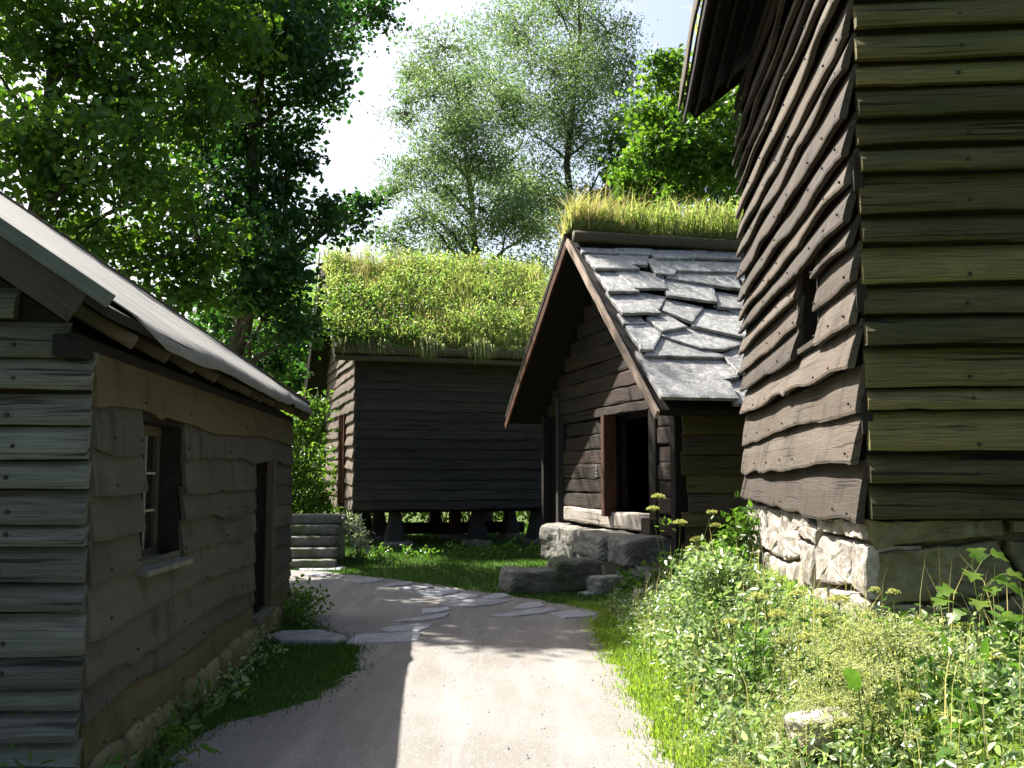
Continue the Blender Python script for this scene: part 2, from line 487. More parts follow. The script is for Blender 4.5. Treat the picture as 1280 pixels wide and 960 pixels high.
SLABS = [[(-1.66, 10.16), (-1.66, 10.65), (-1.36, 10.81), (-0.96, 10.86), (-0.95, 10.35), (-1.28, 10.21)], [(-1.45, 11.08), (-1.33, 11.31), (-0.9, 11.49), (-0.9, 11.19), (-1.02, 10.9), (-1.32, 10.9)], [(-1.38, 11.67), (-1.0, 12.05), (-0.76, 12.32), (-0.79, 11.99), (-1.01, 11.73), (-1.28, 11.61)], [(-1.12, 12.68), (-0.81, 12.9), (-0.77, 12.68), (-0.93, 12.39), (-1.09, 12.32)], [(-2.59, 16.02), (-2.41, 16.5), (-2.06, 16.14), (-2.12, 15.79), (-2.35, 15.67)], [(-1.96, 15.34), (-1.76, 15.9), (-1.5, 15.79), (-1.6, 15.34), (-1.86, 15.24)], [(-1.67, 14.93), (-1.5, 15.3), (-1.29, 15.56), (-1.16, 15.13), (-1.39, 14.72)], [(-1.38, 14.53), (-0.95, 15.03), (-0.76, 14.82), (-0.77, 14.43), (-1.0, 14.06), (-1.23, 14.15)], [(-0.98, 13.85), (-0.69, 14.4), (-0.47, 14.34), (-0.47, 13.88), (-0.75, 13.6)], [(-0.96, 13.29), (-0.54, 13.75), (-0.25, 13.68), (0.0, 13.6), (-0.16, 13.21), (-0.51, 12.9), (-0.82, 12.98)], [(-0.41, 13.8), (-0.25, 14.34), (-0.09, 14.34), (0.0, 14.06), (-0.2, 13.75)], [(-0.27, 12.12), (0.0, 12.4), (0.26, 12.68), (0.52, 12.85), (0.58, 12.65), (0.37, 12.32), (0.0, 12.05)], [(0.0, 12.75), (0.16, 13.27), (0.37, 13.4), (0.41, 13.0), (0.2, 12.75)], [(0.46, 12.32), (0.79, 12.61), (1.07, 12.32), (0.9, 12.05), (0.61, 11.92)], [(0.93, 14.43), (1.35, 14.93), (1.59, 14.93), (1.37, 14.53), (1.07, 14.24)], [(-2.54, 10.45), (-2.44, 10.75), (-2.04, 10.86), (-1.69, 10.4), (-1.75, 10.16), (-2.31, 10.16)], [(-4.06, 18.46), (-3.67, 18.9), (-3.03, 18.46), (-3.03, 17.86), (-3.64, 17.71)], [(-3.53, 16.89), (-3.28, 17.29), (-3.05, 17.15), (-3.09, 16.63)]]
for i, p in enumerate(SLABS):
    stone_poly('paving_slab', p, (0, 0, 0), (1, 0, 0), (0, 1, 0), (0, 0, 1), 0.05, 0.055 if i == 15 else 0.024, FLAG, path, i * 3.1, 0.08, 0.022, True)

# ------------------------------------------------------------------ timber builders
def board(name, parent, O, D, N, s0, s1, z0, z1, mat, amp=0.02, out=0.05, top=0.012, th=0.026, step=0.11, tilt=0.0, end=(0, 0), rnd=False):
    """clapboard: wavy lower edge, upper edge tucked in; s along D, N outward, z up"""
    O, D, N = Vector(O), Vector(D), Vector(N)
    n = max(2, int((s1 - s0) / step) + 1)
    ph = [U(0, 50) for _ in range(4)]
    u0, v0 = U(0, 60), U(0, 60)
    V, UV = [], []
    f1 = U(0.3, 0.7); f2 = U(0.9, 1.7); nt = [(U(s0, s1), U(0.05, 0.14), U(-0.5, 0.5)) for _ in range(int((s1 - s0) * 0.5))]
    h = z1 - z0
    for i in range(n):
        s = s0 + (s1 - s0) * i / (n - 1)
        w = amp * (1.3 * nz(s * f1, ph[0]) + 0.55 * nz(s * f2, ph[1]) + 0.13 * nz(s * 11, ph[2]) + sum(k * math.exp(-((s - c) / q) ** 2) for c, q, k in nt)) + tilt * (s - s0)
        ob = out * (1 + 0.35 * nz(s * 0.8, ph[3]))
        zb = z0 + w
        cup = 0.012 * nz(s * 1.1, ph[2])
        cut = (end[0] if i == 0 else 0) + (end[1] if i == n - 1 else 0)
        prof = [(ob - th, zb + 0.004), (ob, zb), (ob + 0.004, zb + 0.02), (top + (ob - top) * 0.6 + cup + 0.003, z0 + h * 0.48), (top, z1), (top - th * 0.6, z1)]
        if rnd:
            prof = [(ob - th, zb + 0.004), (ob - 0.006, zb), (ob + 0.004, zb + 0.03), (ob - 0.006 + cup, z0 + h * 0.45), (top + (ob - top) * 0.5, z0 + h * 0.8), (top, z1)]
        for a, b in prof:
            V.append(O + D * (s + cut * (b - z0) / h) + N * a + Vector((0, 0, b)))
            UV.append((s + u0, b + v0 + a * 0.5))
    m = 6
    F = []
    for i in range(n - 1):
        for j in range(m):
            k = (j + 1) % m
            F.append((i * m + j, i * m + k, (i + 1) * m + k, (i + 1) * m + j))
    F.append(tuple(range(m - 1, -1, -1)))
    F.append(tuple((n - 1) * m + j for j in range(m)))
    o = mk(name, V, F, mat, parent, UV)
    bm = bmesh.new(); bm.from_mesh(o.data)
    bmesh.ops.recalc_face_normals(bm, faces=bm.faces[:])
    bm.to_mesh(o.data); bm.free()
    return o

def ringsec(w, h, p=4.0, n=12):
    r = []
    for i in range(n):
        a = 2 * math.pi * (i + 0.5) / n
        c, s = math.cos(a), math.sin(a)
        r.append((math.copysign(abs(c) ** (2 / p), c) * w / 2, math.copysign(abs(s) ** (2 / p), s) * h / 2))
    return r

def sweep(name, parent, p0, p1, ring, mat, seg=6, jit=0.006, taper=(1, 1), up=(0, 0, 1), smooth=False):
    """straight timber of the given cross-section (side, up) from p0 to p1"""
    p0, p1 = Vector(p0), Vector(p1)
    d = (p1 - p0); L = d.length; d.normalize()
    upv = Vector(up)
    if abs(d.dot(upv)) > 0.95: upv = Vector((0, 1, 0))
    side = d.cross(upv).normalized(); upv = side.cross(d).normalized()
    k = len(ring)
    V, UV, F = [], [], []
    ph = U(0, 90); u0, v0 = U(0, 60), U(0, 60)
    per = 0.0
    acc = [0.0]
    for i in range(k):
        a, b = ring[i], ring[(i + 1) % k]
        acc.append(acc[-1] + math.hypot(b[0] - a[0], b[1] - a[1]))
    for i in range(seg + 1):
        t = i / seg
        c = p0 + d * (L * t)
        sc = taper[0] + (taper[1] - taper[0]) * t
        for j, (a, b) in enumerate(ring):
            q = 1 + jit / 0.05 * 0.3 * nz(t * L * 2.0, j * 1.7, ph)
            V.append(c + side * (a * sc * q) + upv * (b * sc * q) + (side * nz(t * L * 1.3, ph) + upv * nz(t * L * 1.3, ph + 9)) * jit * 1.5)
            UV.append((t * L + u0, acc[j] + v0))
    for i in range(seg):
        for j in range(k):
            l = (j + 1) % k
            F.append((i * k + j, i * k + l, (i + 1) * k + l, (i + 1) * k + j))
    F.append(tuple(range(k - 1, -1, -1))); F.append(tuple(seg * k + j for j in range(k)))
    o = mk(name, V, F, mat, parent, UV)
    bm = bmesh.new(); bm.from_mesh(o.data)
    bmesh.ops.recalc_face_normals(bm, faces=bm.faces[:])
    bm.to_mesh(o.data); bm.free()
    if smooth:
        o.data.polygons.foreach_set('use_smooth', [True] * len(o.data.polygons))
    return o

def beam(name, parent, p0, p1, w, h, mat, seg=5, jit=0.004, p=9.0, up=(0, 0, 1)):
    return sweep(name, parent, p0, p1, ringsec(w, h, p, 12), mat, seg, jit, up=up)

def slab(name, parent, c, th, mat, flip=False):
    """thick plate with top corners c (4 points); thickness goes down along its normal"""
    c = [Vector(x) for x in c]
    n = (c[1] - c[0]).cross(c[3] - c[0]).normalized()
    if n.z < 0: n = -n
    V = c + [x - n * th for x in c]
    F = [(0, 1, 2, 3), (7, 6, 5, 4), (0, 4, 5, 1), (1, 5, 6, 2), (2, 6, 7, 3), (3, 7, 4, 0)]
    uv = [((v - c[0]).dot((c[1] - c[0]).normalized()), (v - c[0]).dot((c[3] - c[0]).normalized())) for v in V]
    o = mk(name, V, F, mat, parent, uv)
    bm = bmesh.new(); bm.from_mesh(o.data)
    bmesh.ops.recalc_face_normals(bm, faces=bm.faces[:])
    bm.to_mesh(o.data); bm.free()
    return o

def core_wall(name, parent, O, D, N, L, z0, z1, th, holes, mat, gable=None):
    """plain inner wall of boxes round the openings; gable=(s_mid, z_top) adds a triangle"""
    O, D, N = Vector(O), Vector(D), Vector(N)
    ss_ = sorted(set([0, L] + [v for h in holes for v in h[:2]]))
    zs_ = sorted(set([z0, z1] + [v for h in holes for v in h[2:]]))
    V, F = [], []
    for a, b in zip(ss_[:-1], ss_[1:]):
        for c, d in zip(zs_[:-1], zs_[1:]):
            m, q = (a + b) / 2, (c + d) / 2
            if any(h[0] < m < h[1] and h[2] < q < h[3] for h in holes): continue
            i = len(V)
            for nn in (0, -th):
                V += [O + D * a + N * nn + Vector((0, 0, c)), O + D * b + N * nn + Vector((0, 0, c)), O + D * b + N * nn + Vector((0, 0, d)), O + D * a + N * nn + Vector((0, 0, d))]
            F += [(i, i + 1, i + 2, i + 3), (i + 7, i + 6, i + 5, i + 4), (i, i + 4, i + 5, i + 1), (i + 1, i + 5, i + 6, i + 2), (i + 2, i + 6, i + 7, i + 3), (i + 3, i + 7, i + 4, i)]
    if gable:
        i = len(V)
        for nn in (0, -th):
            V += [O + N * nn + Vector((0, 0, z1)), O + D * L + N * nn + Vector((0, 0, z1)), O + D * gable[0] + N * nn + Vector((0, 0, gable[1]))]
        F += [(i, i + 1, i + 2), (i + 5, i + 4, i + 3), (i, i + 3, i + 4, i + 1), (i + 1, i + 4, i + 5, i + 2), (i + 2, i + 5, i + 3, i)]
    uv = [((v - O).dot(D), v.z) for v in V]
    return mk(name, V, F, mat, parent, uv)

class Nails:
    def __init__(self): self.V = []; self.F = []
    def add(self, p, n, r=0.014):
        n = Vector(n).normalized(); p = Vector(p)
        a = n.orthogonal().normalized(); b = n.cross(a)
        i = len(self.V)
        for k in range(6):
            t = k * math.pi / 3
            self.V.append(p + (a * math.cos(t) + b * math.sin(t)) * r - n * 0.004)
        for k in range(6):
            t = k * math.pi / 3
            self.V.append(p + (a * math.cos(t) + b * math.sin(t)) * r * 0.75 + n * 0.009)
        for k in range(6):
            l = (k + 1) % 6
            self.F.append((i + k, i + l, i + 6 + l, i + 6 + k))
        self.F.append(tuple(i + 6 + k for k in range(6)))
    def build(self, parent):
        if self.V:
            o = mk('nail_heads', self.V, self.F, IRON, parent)
            tag(o, kind='stuff')

def courses(z0, z1, a, b):
    z = [z0]
    while z[-1] < z1 - a * 0.6:
        z.append(z[-1] + U(a, b))
    return z

def clad(parent, O, D, N, zs, srange, mat, holes=(), nails=None, nail_s=(), amp=0.02, out=0.05, th=0.026, lap=0.05, joints=(2.2, 4.2), ends=0.02, matf=None, tilt=0.0, step=0.11, rnd=False, nprob=1.0, nr=0.014):
    O, D, N = Vector(O), Vector(D), Vector(N)
    for i in range(len(zs) - 1):
        z0, z1 = zs[i], zs[i + 1] + lap
        a, b = srange((z0 + zs[i + 1]) / 2)
        if b - a < 0.15: continue
        a += U(-ends, ends * 0.3); b += U(-ends * 0.3, ends)
        cuts = [(a, b)]
        for h in holes:
            if h[2] < (z0 + zs[i + 1]) / 2 < h[3]:
                nc = []
                for p, q in cuts:
                    if h[0] < q and h[1] > p:
                        if h[0] - p > 0.05: nc.append((p, h[0] + U(-0.015, 0.015)))
                        if q - h[1] > 0.05: nc.append((h[1] + U(-0.015, 0.015), q))
                    else: nc.append((p, q))
                cuts = nc
        fin = []
        for p, q in cuts:
            while joints and q - p > joints[1]:
                l = U(*joints)
                fin.append((p, p + l)); p += l + 0.004
            fin.append((p, q))
        for p, q in fin:
            oo = out * U(0.8, 1.2)
            m = matf(i, p, q) if matf else mat
            board('board', parent, O, D, N, p, q, z0, z1, m, amp, oo, 0.012, th, step, tilt=U(-tilt, tilt), rnd=rnd)
            if nails is not None:
                for s in nail_s:
                    if p + 0.04 < s < q - 0.04 and random.random() < nprob:
                        nails.add(O + D * (s + U(-0.03, 0.03)) + N * (oo * 1.0 + 0.004) + Vector((0, 0, z0 + U(0.05, 0.075))), N, nr)

# ------------------------------------------------------------------ scatter builders
def tri_frame(n, up_bias=0.0):
    a = RNG.normal(size=(n, 3)); a[:, 2] += up_bias
    a /= np.linalg.norm(a, axis=1, keepdims=True)
    b = RNG.normal(size=(n, 3))
    b -= (b * a).sum(1, keepdims=True) * a
    b /= np.linalg.norm(b, axis=1, keepdims=True)
    return a, b, np.cross(a, b)

def leaves(name, P, size, mat, parent, shape='kite', up=0.6, var=0.35, rnd_off=None):
    P = np.asarray(P, float)
    n = len(P)
    nrm, d, sd = tri_frame(n, up)
    L = (size * (1 + var * RNG.uniform(-1, 1, n)))[:, None]
    if shape == 'kite':
        T = [(0, 0, 0), (0.45, 0.36, 0.1), (1, 0, -0.05), (0.45, -0.36, 0.1)]
        FF = [(0, 1, 2), (0, 2, 3)]
    elif shape == 'oval':
        T = [(0, 0, 0), (0.3, 0.24, 0.07), (0.7, 0.2, 0.05), (1, 0, -0.08), (0.7, -0.2, 0.05), (0.3, -0.24, 0.07)]
        FF = [(0, 1, 2, 3), (0, 3, 4, 5)]
    elif shape == 'lance':
        T = [(0, 0, 0), (0.3, 0.15, 0.03), (0.7, 0.11, 0.02), (1, 0, -0.1), (0.7, -0.11, 0.02), (0.3, -0.15, 0.03)]
        FF = [(0, 1, 2, 3), (0, 3, 4, 5)]
    else:  # maple: five pointed lobes fanned about the stalk
        o = [(0.0, 0.0), (0.02, 0.3), (0.3, 0.58), (0.34, 0.24), (0.72, 0.42), (0.62, 0.15), (1.0, 0.0)]
        o = o + [(x, -y) for x, y in o[-2:0:-1]]
        T = [(x, y, 0.16 * abs(y) - 0.08 * x * x) for x, y in o] + [(0.33, 0, 0.0)]
        k = len(o)
        FF = [(i, (i + 1) % k, k) for i in range(k)]
    T = np.array(T); k = len(T)
    V = (P[:, None, :] + L[:, None] * (T[None, :, 0:1] * d[:, None] + T[None, :, 1:2] * sd[:, None] + T[None, :, 2:3] * nrm[:, None])).reshape(-1, 3)
    FF = np.array(FF)
    F = (np.arange(n)[:, None, None] * k + FF[None]).reshape(-1, FF.shape[1])
    r = RNG.uniform(0, 1, n) if rnd_off is None else np.clip(RNG.uniform(0, 1, n) * 0.6 + rnd_off, 0, 1)
    return np_mesh(name, V, F, mat, parent, np.repeat(r, len(FF)))

def blades(name, P, h, mat, parent=None, w=0.006, lean=0.45, hv=0.5, wind=(0, 0), droop=0.0):
    P = np.asarray(P, float); n = len(P)
    H = (h if np.ndim(h) else np.full(n, h)) * (1 + hv * RNG.uniform(-1, 1, n))
    a = RNG.uniform(0, 2 * np.pi, n)
    ln = lean * np.abs(RNG.normal(size=n)) * H
    D = np.stack([np.cos(a) * ln + wind[0] * H, np.sin(a) * ln + wind[1] * H, np.zeros(n)], 1)
    b = RNG.uniform(0, 2 * np.pi, n)
    W = np.stack([np.cos(b), np.sin(b), np.zeros(n)], 1) * (w * RNG.uniform(0.7, 1.3, n))[:, None]
    Z = np.zeros((n, 3)); Z[:, 2] = H
    mid = P + D * 0.35 + Z * 0.6
    tip = P + D + Z * (1 - 0.25 * np.clip(ln / H, 0, 1.5) - 1.7 * droop)[:, None]
    V = np.stack([P - W, P + W, mid + W * 0.7, mid - W * 0.7, tip], 1).reshape(-1, 3)
    i = np.arange(n)[:, None] * 5
    F = np.concatenate([i + np.array([[0, 1, 2]]), i + np.array([[0, 2, 3]]), i + np.array([[3, 2, 4]])], 0)
    r = np.tile(RNG.uniform(0, 1, n), 3)
    return np_mesh(name, V, F, mat, parent, r)

def tube_arrays(pts, radii, k=7):
    pts = [Vector(p) for p in pts]
    V, F, UV = [], [], []
    acc = 0.0
    for i, p in enumerate(pts):
        d = (pts[min(i + 1, len(pts) - 1)] - pts[max(i - 1, 0)]).normalized()
        a = d.cross(Vector((0.31, 0.95, 0.05))).normalized(); b = d.cross(a)
        if i: acc += (p - pts[i - 1]).length
        for j in range(k):
            t = 2 * math.pi * j / k
            V.append(p + (a * math.cos(t) + b * math.sin(t)) * radii[i]); UV.append((acc, t * 0.12))
    for i in range(len(pts) - 1):
        for j in range(k):
            l = (j + 1) % k
            F.append((i * k + j, i * k + l, (i + 1) * k + l, (i + 1) * k + j))
    return V, F, UV

class Tubes:
    def __init__(self): self.V = []; self.F = []; self.UV = []
    def add(self, pts, radii, k=6):
        v, f, u = tube_arrays(pts, radii, k)
        o = len(self.V)
        self.V += v; self.UV += u; self.F += [tuple(x + o for x in q) for q in f]
    def build(self, name, mat, parent):
        return mk(name, self.V, self.F, mat, parent, self.UV, True)

def curve_pts(p0, p1, n, sag, wob, seed):
    p0, p1 = Vector(p0), Vector(p1)
    L = (p1 - p0).length
    out = []
    for i in range(n + 1):
        t = i / n
        q = p0.lerp(p1, t) + Vector((0, 0, sag * L * math.sin(math.pi * t)))
        q += Vector((nz(t * 3, seed), nz(t * 3, seed + 5), nz(t * 3, seed + 9) * 0.5)) * wob * L * math.sin(math.pi * min(1, t * 1.2) * 0.8)
        out.append(q)
    return out

def tree(name, label, base, top, r0, clumps, mat, leaf, dens, shape='kite', sub=10, spread=0.34, group=None, nlimb=None, cat='tree', lower=None, up=0.6):
    """clumps: (x, y, z, r) in world space"""
    base = Vector(base)
    t = thing(name, label, cat, base, 0, group)
    tb = Tubes()
    top = Vector(top) - base
    n = 9
    tp = curve_pts((0, 0, -0.2), top, n, 0.0, 0.06, base.x * 3 + 1)
    tb.add(tp, [r0 * (1.25 if i == 0 else 1 - 0.85 * i / n) for i in range(n + 1)], 9)
    P = []
    RO = []
    for ci, (x, y, z, r) in enumerate(clumps):
        c = Vector((x, y, z)) - base
        # limb from the trunk, starting below the clump
        tz = max(0.12, min(0.92, (c.z - 0.75 * math.hypot(c.x - top.x * 0.6, c.y - top.y * 0.6)) / max(1, top.z)))
        fi = tz * n
        i0 = int(min(fi, n - 1)); st = tp[i0].lerp(tp[i0 + 1], fi - i0)
        rr = r0 * (1 - 0.85 * tz) * 0.5
        lp = curve_pts(st, c, 6, 0.05, 0.1, ci + base.y)
        tb.add(lp, [max(0.012, rr * (1 - 0.8 * i / 6)) for i in range(7)], 6)
        ns = max(4, int(sub * (0.6 + 0.4 * random.random())))
        for s in range(ns):
            d = RNG.normal(size=3); d /= np.linalg.norm(d)
            rad = r * RNG.uniform(0.45, 1.12)
            sc = np.array(c) + d * np.array([1, 1, 0.8]) * rad
            tb.add([c, c.lerp(Vector(sc), 0.55) + Vector((0, 0, 0.05 * r)), Vector(sc)], [0.014 + 0.006 * r, 0.01, 0.004], 4)
            m = int(dens * r * r / ns * RNG.uniform(0.6, 1.4))
            g = RNG.normal(size=(m, 3)) * np.array([1, 1, 0.62]) * r * spread * RNG.uniform(0.7, 1.25)
            P.append(sc + g)
            RO.append(np.full(m, RNG.uniform(0, 0.4)))
    tb.build('trunk', BARK, t)
    leaves('crown', np.concatenate(P), leaf, mat, t, shape, up, 0.4, np.concatenate(RO))
    return t

def rock(name, loc, size, rz, mat, parent=None, seed=0.0, boxy=4.0, rough=0.09, tilt=(0, 0), label=None, cat=None):
    bm = bmesh.new()
    bmesh.ops.create_icosphere(bm, subdivisions=4, radius=1.0)
    for v in bm.verts:
        p = v.co.copy()
        m = (abs(p.x) ** boxy + abs(p.y) ** boxy + abs(p.z) ** boxy) ** (-1 / boxy)
        q = p * m
        w = Vector((q.x * size[0], q.y * size[1], q.z * size[2]))
        k = rough * (noise.noise(q * 1.3 + Vector((seed, 0, 0))) + 0.5 * noise.noise(q * 3.1 + Vector((0, seed, 0))) + 0.22 * noise.noise(q * 8 + Vector((0, 0, seed))))
        v.co = w + p * k * min(size) * 2.6
    me = bpy.data.meshes.new(name)
    bm.to_mesh(me); bm.free()
    o = link(name, me, mat, parent, False)
    o.location = loc
    o.rotation_euler = (tilt[0], tilt[1], rz)
    if label: tag(o, label, cat)
    return o
# ================================================================== left: plank cabin with felt roof
def build_cabin():
    t = thing('plank_cabin', 'low grey plank cabin with felt covered roof on the left', 'cabin', (-2.22, 5.25, 0), R(4.3))
    nl = Nails()
    win = (0.88, 1.9, 1.12, 2.03)
    door = (4.75, 5.62, 0.28, 1.82)
    L = 7.2
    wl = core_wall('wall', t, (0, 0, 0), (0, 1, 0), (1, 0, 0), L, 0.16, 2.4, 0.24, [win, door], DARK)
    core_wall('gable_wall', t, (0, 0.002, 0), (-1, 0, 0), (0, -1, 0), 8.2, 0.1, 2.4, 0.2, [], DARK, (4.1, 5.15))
    core_wall('gable_wall', t, (0, L, 0), (-1, 0, 0), (0, 1, 0), 8.2, 0.1, 2.4, 0.2, [], W_GREY, (4.1, 5.15))
    core_wall('back_wall', t, (-8.2, 0, 0), (0, 1, 0), (-1, 0, 0), L, 0.1, 2.4, 0.2, [], W_GREY)
    zs = [0.2, 0.41, 0.6, 0.84, 1.12, 1.34, 1.57, 1.83, 2.06, 2.3]
    def mf(i, p, q):
        return W_YELLOW if (i == len(zs) - 2 and p < 3) or i == 0 else W_OCHRE
    clad(t, (0, 0, 0), (0, 1, 0), (1, 0, 0), zs, lambda z: (0.0, L + 0.02), W_OCHRE, [win, door], nl, (0.3, 0.82, 1.96, 2.6, 3.4, 4.1, 4.68, 5.75, 6.4, 7.0), 0.06, 0.045, 0.03, 0.04, (3.4, 7.4), 0.02, mf, nprob=0.55, nr=0.009)
    zf = [-0.02, 0.17, 0.36, 0.5, 0.62, 0.78, 0.99, 1.14, 1.33, 1.44, 1.62, 1.77, 1.95, 2.12, 2.31, 2.5] + courses(2.68, 4.9, 0.16, 0.2)
    def gr(z):
        c = max(0.0, (z - 2.32) / 0.68)
        return (c - 0.02, 8.2 - c)
    clad(t, (0, 0, 0), (-1, 0, 0), (0, -1, 0), zf, gr, W_GREY, [], nl, (0.37, 1.5, 3.0, 4.5, 6.0, 7.6), 0.02, 0.085, 0.055, -0.005, (3.0, 5.5), 0.012, rnd=True)
    beam('corner_board', t, (0.005, 0.03, 0.1), (0.005, 0.03, 2.34), 0.03, 0.05, W_GREY)
    nl.build(t)
    # window
    w = thing('window', None, None); w.parent = t
    y0, y1, z0, z1 = win
    x = -0.17
    for a, b in (((x, y0, z0 + 0.035), (x, y1, z0 + 0.035)), ((x, y0, z1 - 0.035), (x, y1, z1 - 0.035))):
        beam('window_frame', w, a, b, 0.06, 0.07, W_BROWN)
    for y in (y0 + 0.035, y1 - 0.035):
        beam('window_frame', w, (x, y, z0 + 0.07), (x, y, z1 - 0.07), 0.06, 0.07, W_BROWN)
    for k in range(1, 4):
        y = y0 + 0.07 + (y1 - y0 - 0.14) * k / 4
        beam('glazing_bar', w, (x + 0.01, y, z0 + 0.07), (x + 0.01, y, z1 - 0.07), 0.015, 0.018, WHITE)
    for k in range(1, 3):
        z = z0 + 0.07 + (z1 - z0 - 0.14) * k / 3
        beam('glazing_bar', w, (x + 0.012, y0 + 0.07, z), (x + 0.012, y1 - 0.07, z), 0.015, 0.018, WHITE)
    for i in range(4):
        for j in range(3):
            a = y0 + 0.07 + (y1 - y0 - 0.14) * i / 4; b = a + (y1 - y0 - 0.14) / 4
            c = z0 + 0.07 + (z1 - z0 - 0.14) * j / 3; d = c + (z1 - z0 - 0.14) / 3
            mk('pane', [(x - 0.004, a, c), (x - 0.004, b, c), (x - 0.004, b, d), (x - 0.004, a, d), (x - 0.009, a, c), (x - 0.009, b, c), (x - 0.009, b, d), (x - 0.009, a, d)],
               [(0, 1, 2, 3), (7, 6, 5, 4), (0, 4, 5, 1), (1, 5, 6, 2), (2, 6, 7, 3), (3, 7, 4, 0)], GLASS, w)
    slab('sill', w, [(0.1, y0 - 0.05, z0 - 0.005), (0.1, y1 + 0.05, z0 - 0.02), (-0.2, y1 + 0.05, z0 + 0.03), (-0.2, y0 - 0.05, z0 + 0.04)], 0.035, W_GREY)
    # door
    d = thing('door', None, None); d.parent = t
    for k in range(4):
        a = 4.78 + k * 0.21
        beam('door_plank', d, (-0.16, a + 0.1, 0.3), (-0.16, a + 0.1, 1.8), 0.204, 0.035, W_DARK, up=(0, 1, 0))
    beam('door_jamb', d, (0.03, 5.66, 0.26), (0.03, 5.66, 1.84), 0.09, 0.1, W_BROWN)
    beam('door_jamb', d, (0.0, 4.73, 0.26), (0.0, 4.73, 1.84), 0.05, 0.08, W_BROWN)
    beam('door_sill', d, (0.02, 4.7, 0.25), (0.02, 5.7, 0.25), 0.14, 0.06, W_GREY)
    V, F = [], []
    for k in range(5):                                   # small painted inventory marks beside the door
        zc = 1.3 - k * 0.032
        for (dy, dz, wy, wz) in ((0, 0, 0.03, 0.008), (0.012 * (-1) ** k, 0.011, 0.008, 0.016)):
            i = len(V); yc = 4.55 + dy; x0 = 0.062
            V += [(x0, yc - wy / 2, zc + dz - wz / 2), (x0, yc + wy / 2, zc + dz - wz / 2), (x0, yc + wy / 2, zc + dz + wz / 2), (x0, yc - wy / 2, zc + dz + wz / 2)]
            F.append((i, i + 1, i + 2, i + 3))
    mk('number_mark', V, F, CHALK, t)
    # foundation stones under the side wall
    y = 0.05
    k = 0
    while y < L - 0.1:
        w_ = U(0.28, 0.6)
        rock('foundation_stone', (-0.04 + U(-0.02, 0.02), y + w_ / 2, 0.06), (0.12, w_ / 2 * 0.97, 0.17), 0, STONE_G, t, k * 2.7, 5, 0.05)
        y += w_; k += 1
    # roof
    rf = thing('roof', None, None); rf.parent = t
    ex, ez, rx, rz_ = 0.2, 2.52, -4.1, 2.52 + 4.3 * 0.68
    slab('roof_deck', rf, [(ex, -0.34, ez), (ex, L + 0.3, ez), (rx, L + 0.3, rz_), (rx, -0.34, rz_)], 0.05, W_DARK)
    slab('roof_deck', rf, [(2 * rx - ex, -0.34, ez), (2 * rx - ex, L + 0.3, ez), (rx - 0.001, L + 0.3, rz_), (rx - 0.001, -0.34, rz_)], 0.05, W_DARK)
    # felt sheet, slack and wrinkled
    for sgn in (1, -1):
        V, F = [], []
        na, nb = 40, 60
        sl = math.hypot(4.3, 4.3 * 0.68); nx, nzv = 0.68 / math.hypot(1, 0.68), 1 / math.hypot(1, 0.68)
        for i in range(na + 1):
            a = -0.1 + (sl + 0.1) * i / na
            for j in range(nb + 1):
                ys = -0.33 + (0.85 * max(0, 1 - (a + 0.1) / 0.4) ** 2 if sgn > 0 else 0)
                yy = ys + (L + 0.32 - ys) * j / nb
                h = 0.035 + 0.016 * nz(a * 1.2, yy * 0.7, 2) + 0.010 * nz(a * 2.5 + yy * 1.2, yy * 3.0, 5) + 0.012 * math.exp(-((yy - L - 0.1) / 0.1) ** 2)
                h += 0.035 * math.exp(-((yy - 5.6 - 0.25 * a) / 0.12) ** 2) * math.exp(-a / 1.5)
                if a < 0: h += a * 0.65
                if sgn > 0: h -= 0.02 * math.exp(-max(a, 0) / 0.3) * (0.5 + 0.5 * math.sin(yy * 1.7))
                px = ex - a * nzv + nx * h; pz = ez + a * nx + nzv * h
                if sgn < 0: px = 2 * rx - px
                V.append((px, yy, pz))
        for i in range(na):
            for j in range(nb):
                q = i * (nb + 1) + j
                F.append((q, q + 1, q + nb + 2, q + nb + 1))
        o = mk('felt_cover', V, F, CANVAS, rf, None, True)
        md = o.modifiers.new('thick', 'SOLIDIFY'); md.thickness = 0.008; md.offset = -1
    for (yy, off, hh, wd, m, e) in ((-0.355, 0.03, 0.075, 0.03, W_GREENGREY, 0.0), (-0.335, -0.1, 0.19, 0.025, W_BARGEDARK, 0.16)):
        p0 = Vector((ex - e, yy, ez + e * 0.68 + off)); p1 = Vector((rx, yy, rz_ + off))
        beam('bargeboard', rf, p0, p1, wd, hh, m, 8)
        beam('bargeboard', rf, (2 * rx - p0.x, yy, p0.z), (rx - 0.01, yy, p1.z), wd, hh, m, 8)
    beam('verge_batten', rf, (ex, L + 0.31, ez + 0.06), (rx, L + 0.31, rz_ + 0.06), 0.05, 0.05, W_BROWN, 10, 0.008)
    beam('bargeboard', rf, (ex, L + 0.28, ez - 0.1), (rx, L + 0.28, rz_ - 0.1), 0.04, 0.16, W_GREY, 8)
    beam('wall_plate', t, (-0.06, -0.2, 2.35), (-0.06, L + 0.2, 2.35), 0.14, 0.12, W_DARK)
    for k in range(11):
        y = 0.15 + k * 0.68
        sweep('rafter_tail', rf, (0.17, y, 2.41), (-0.5, y, 2.80), ringsec(0.09, 0.1, 2.6, 10), W_BROWN, 4, 0.012, (0.8, 1), smooth=True)
build_cabin()

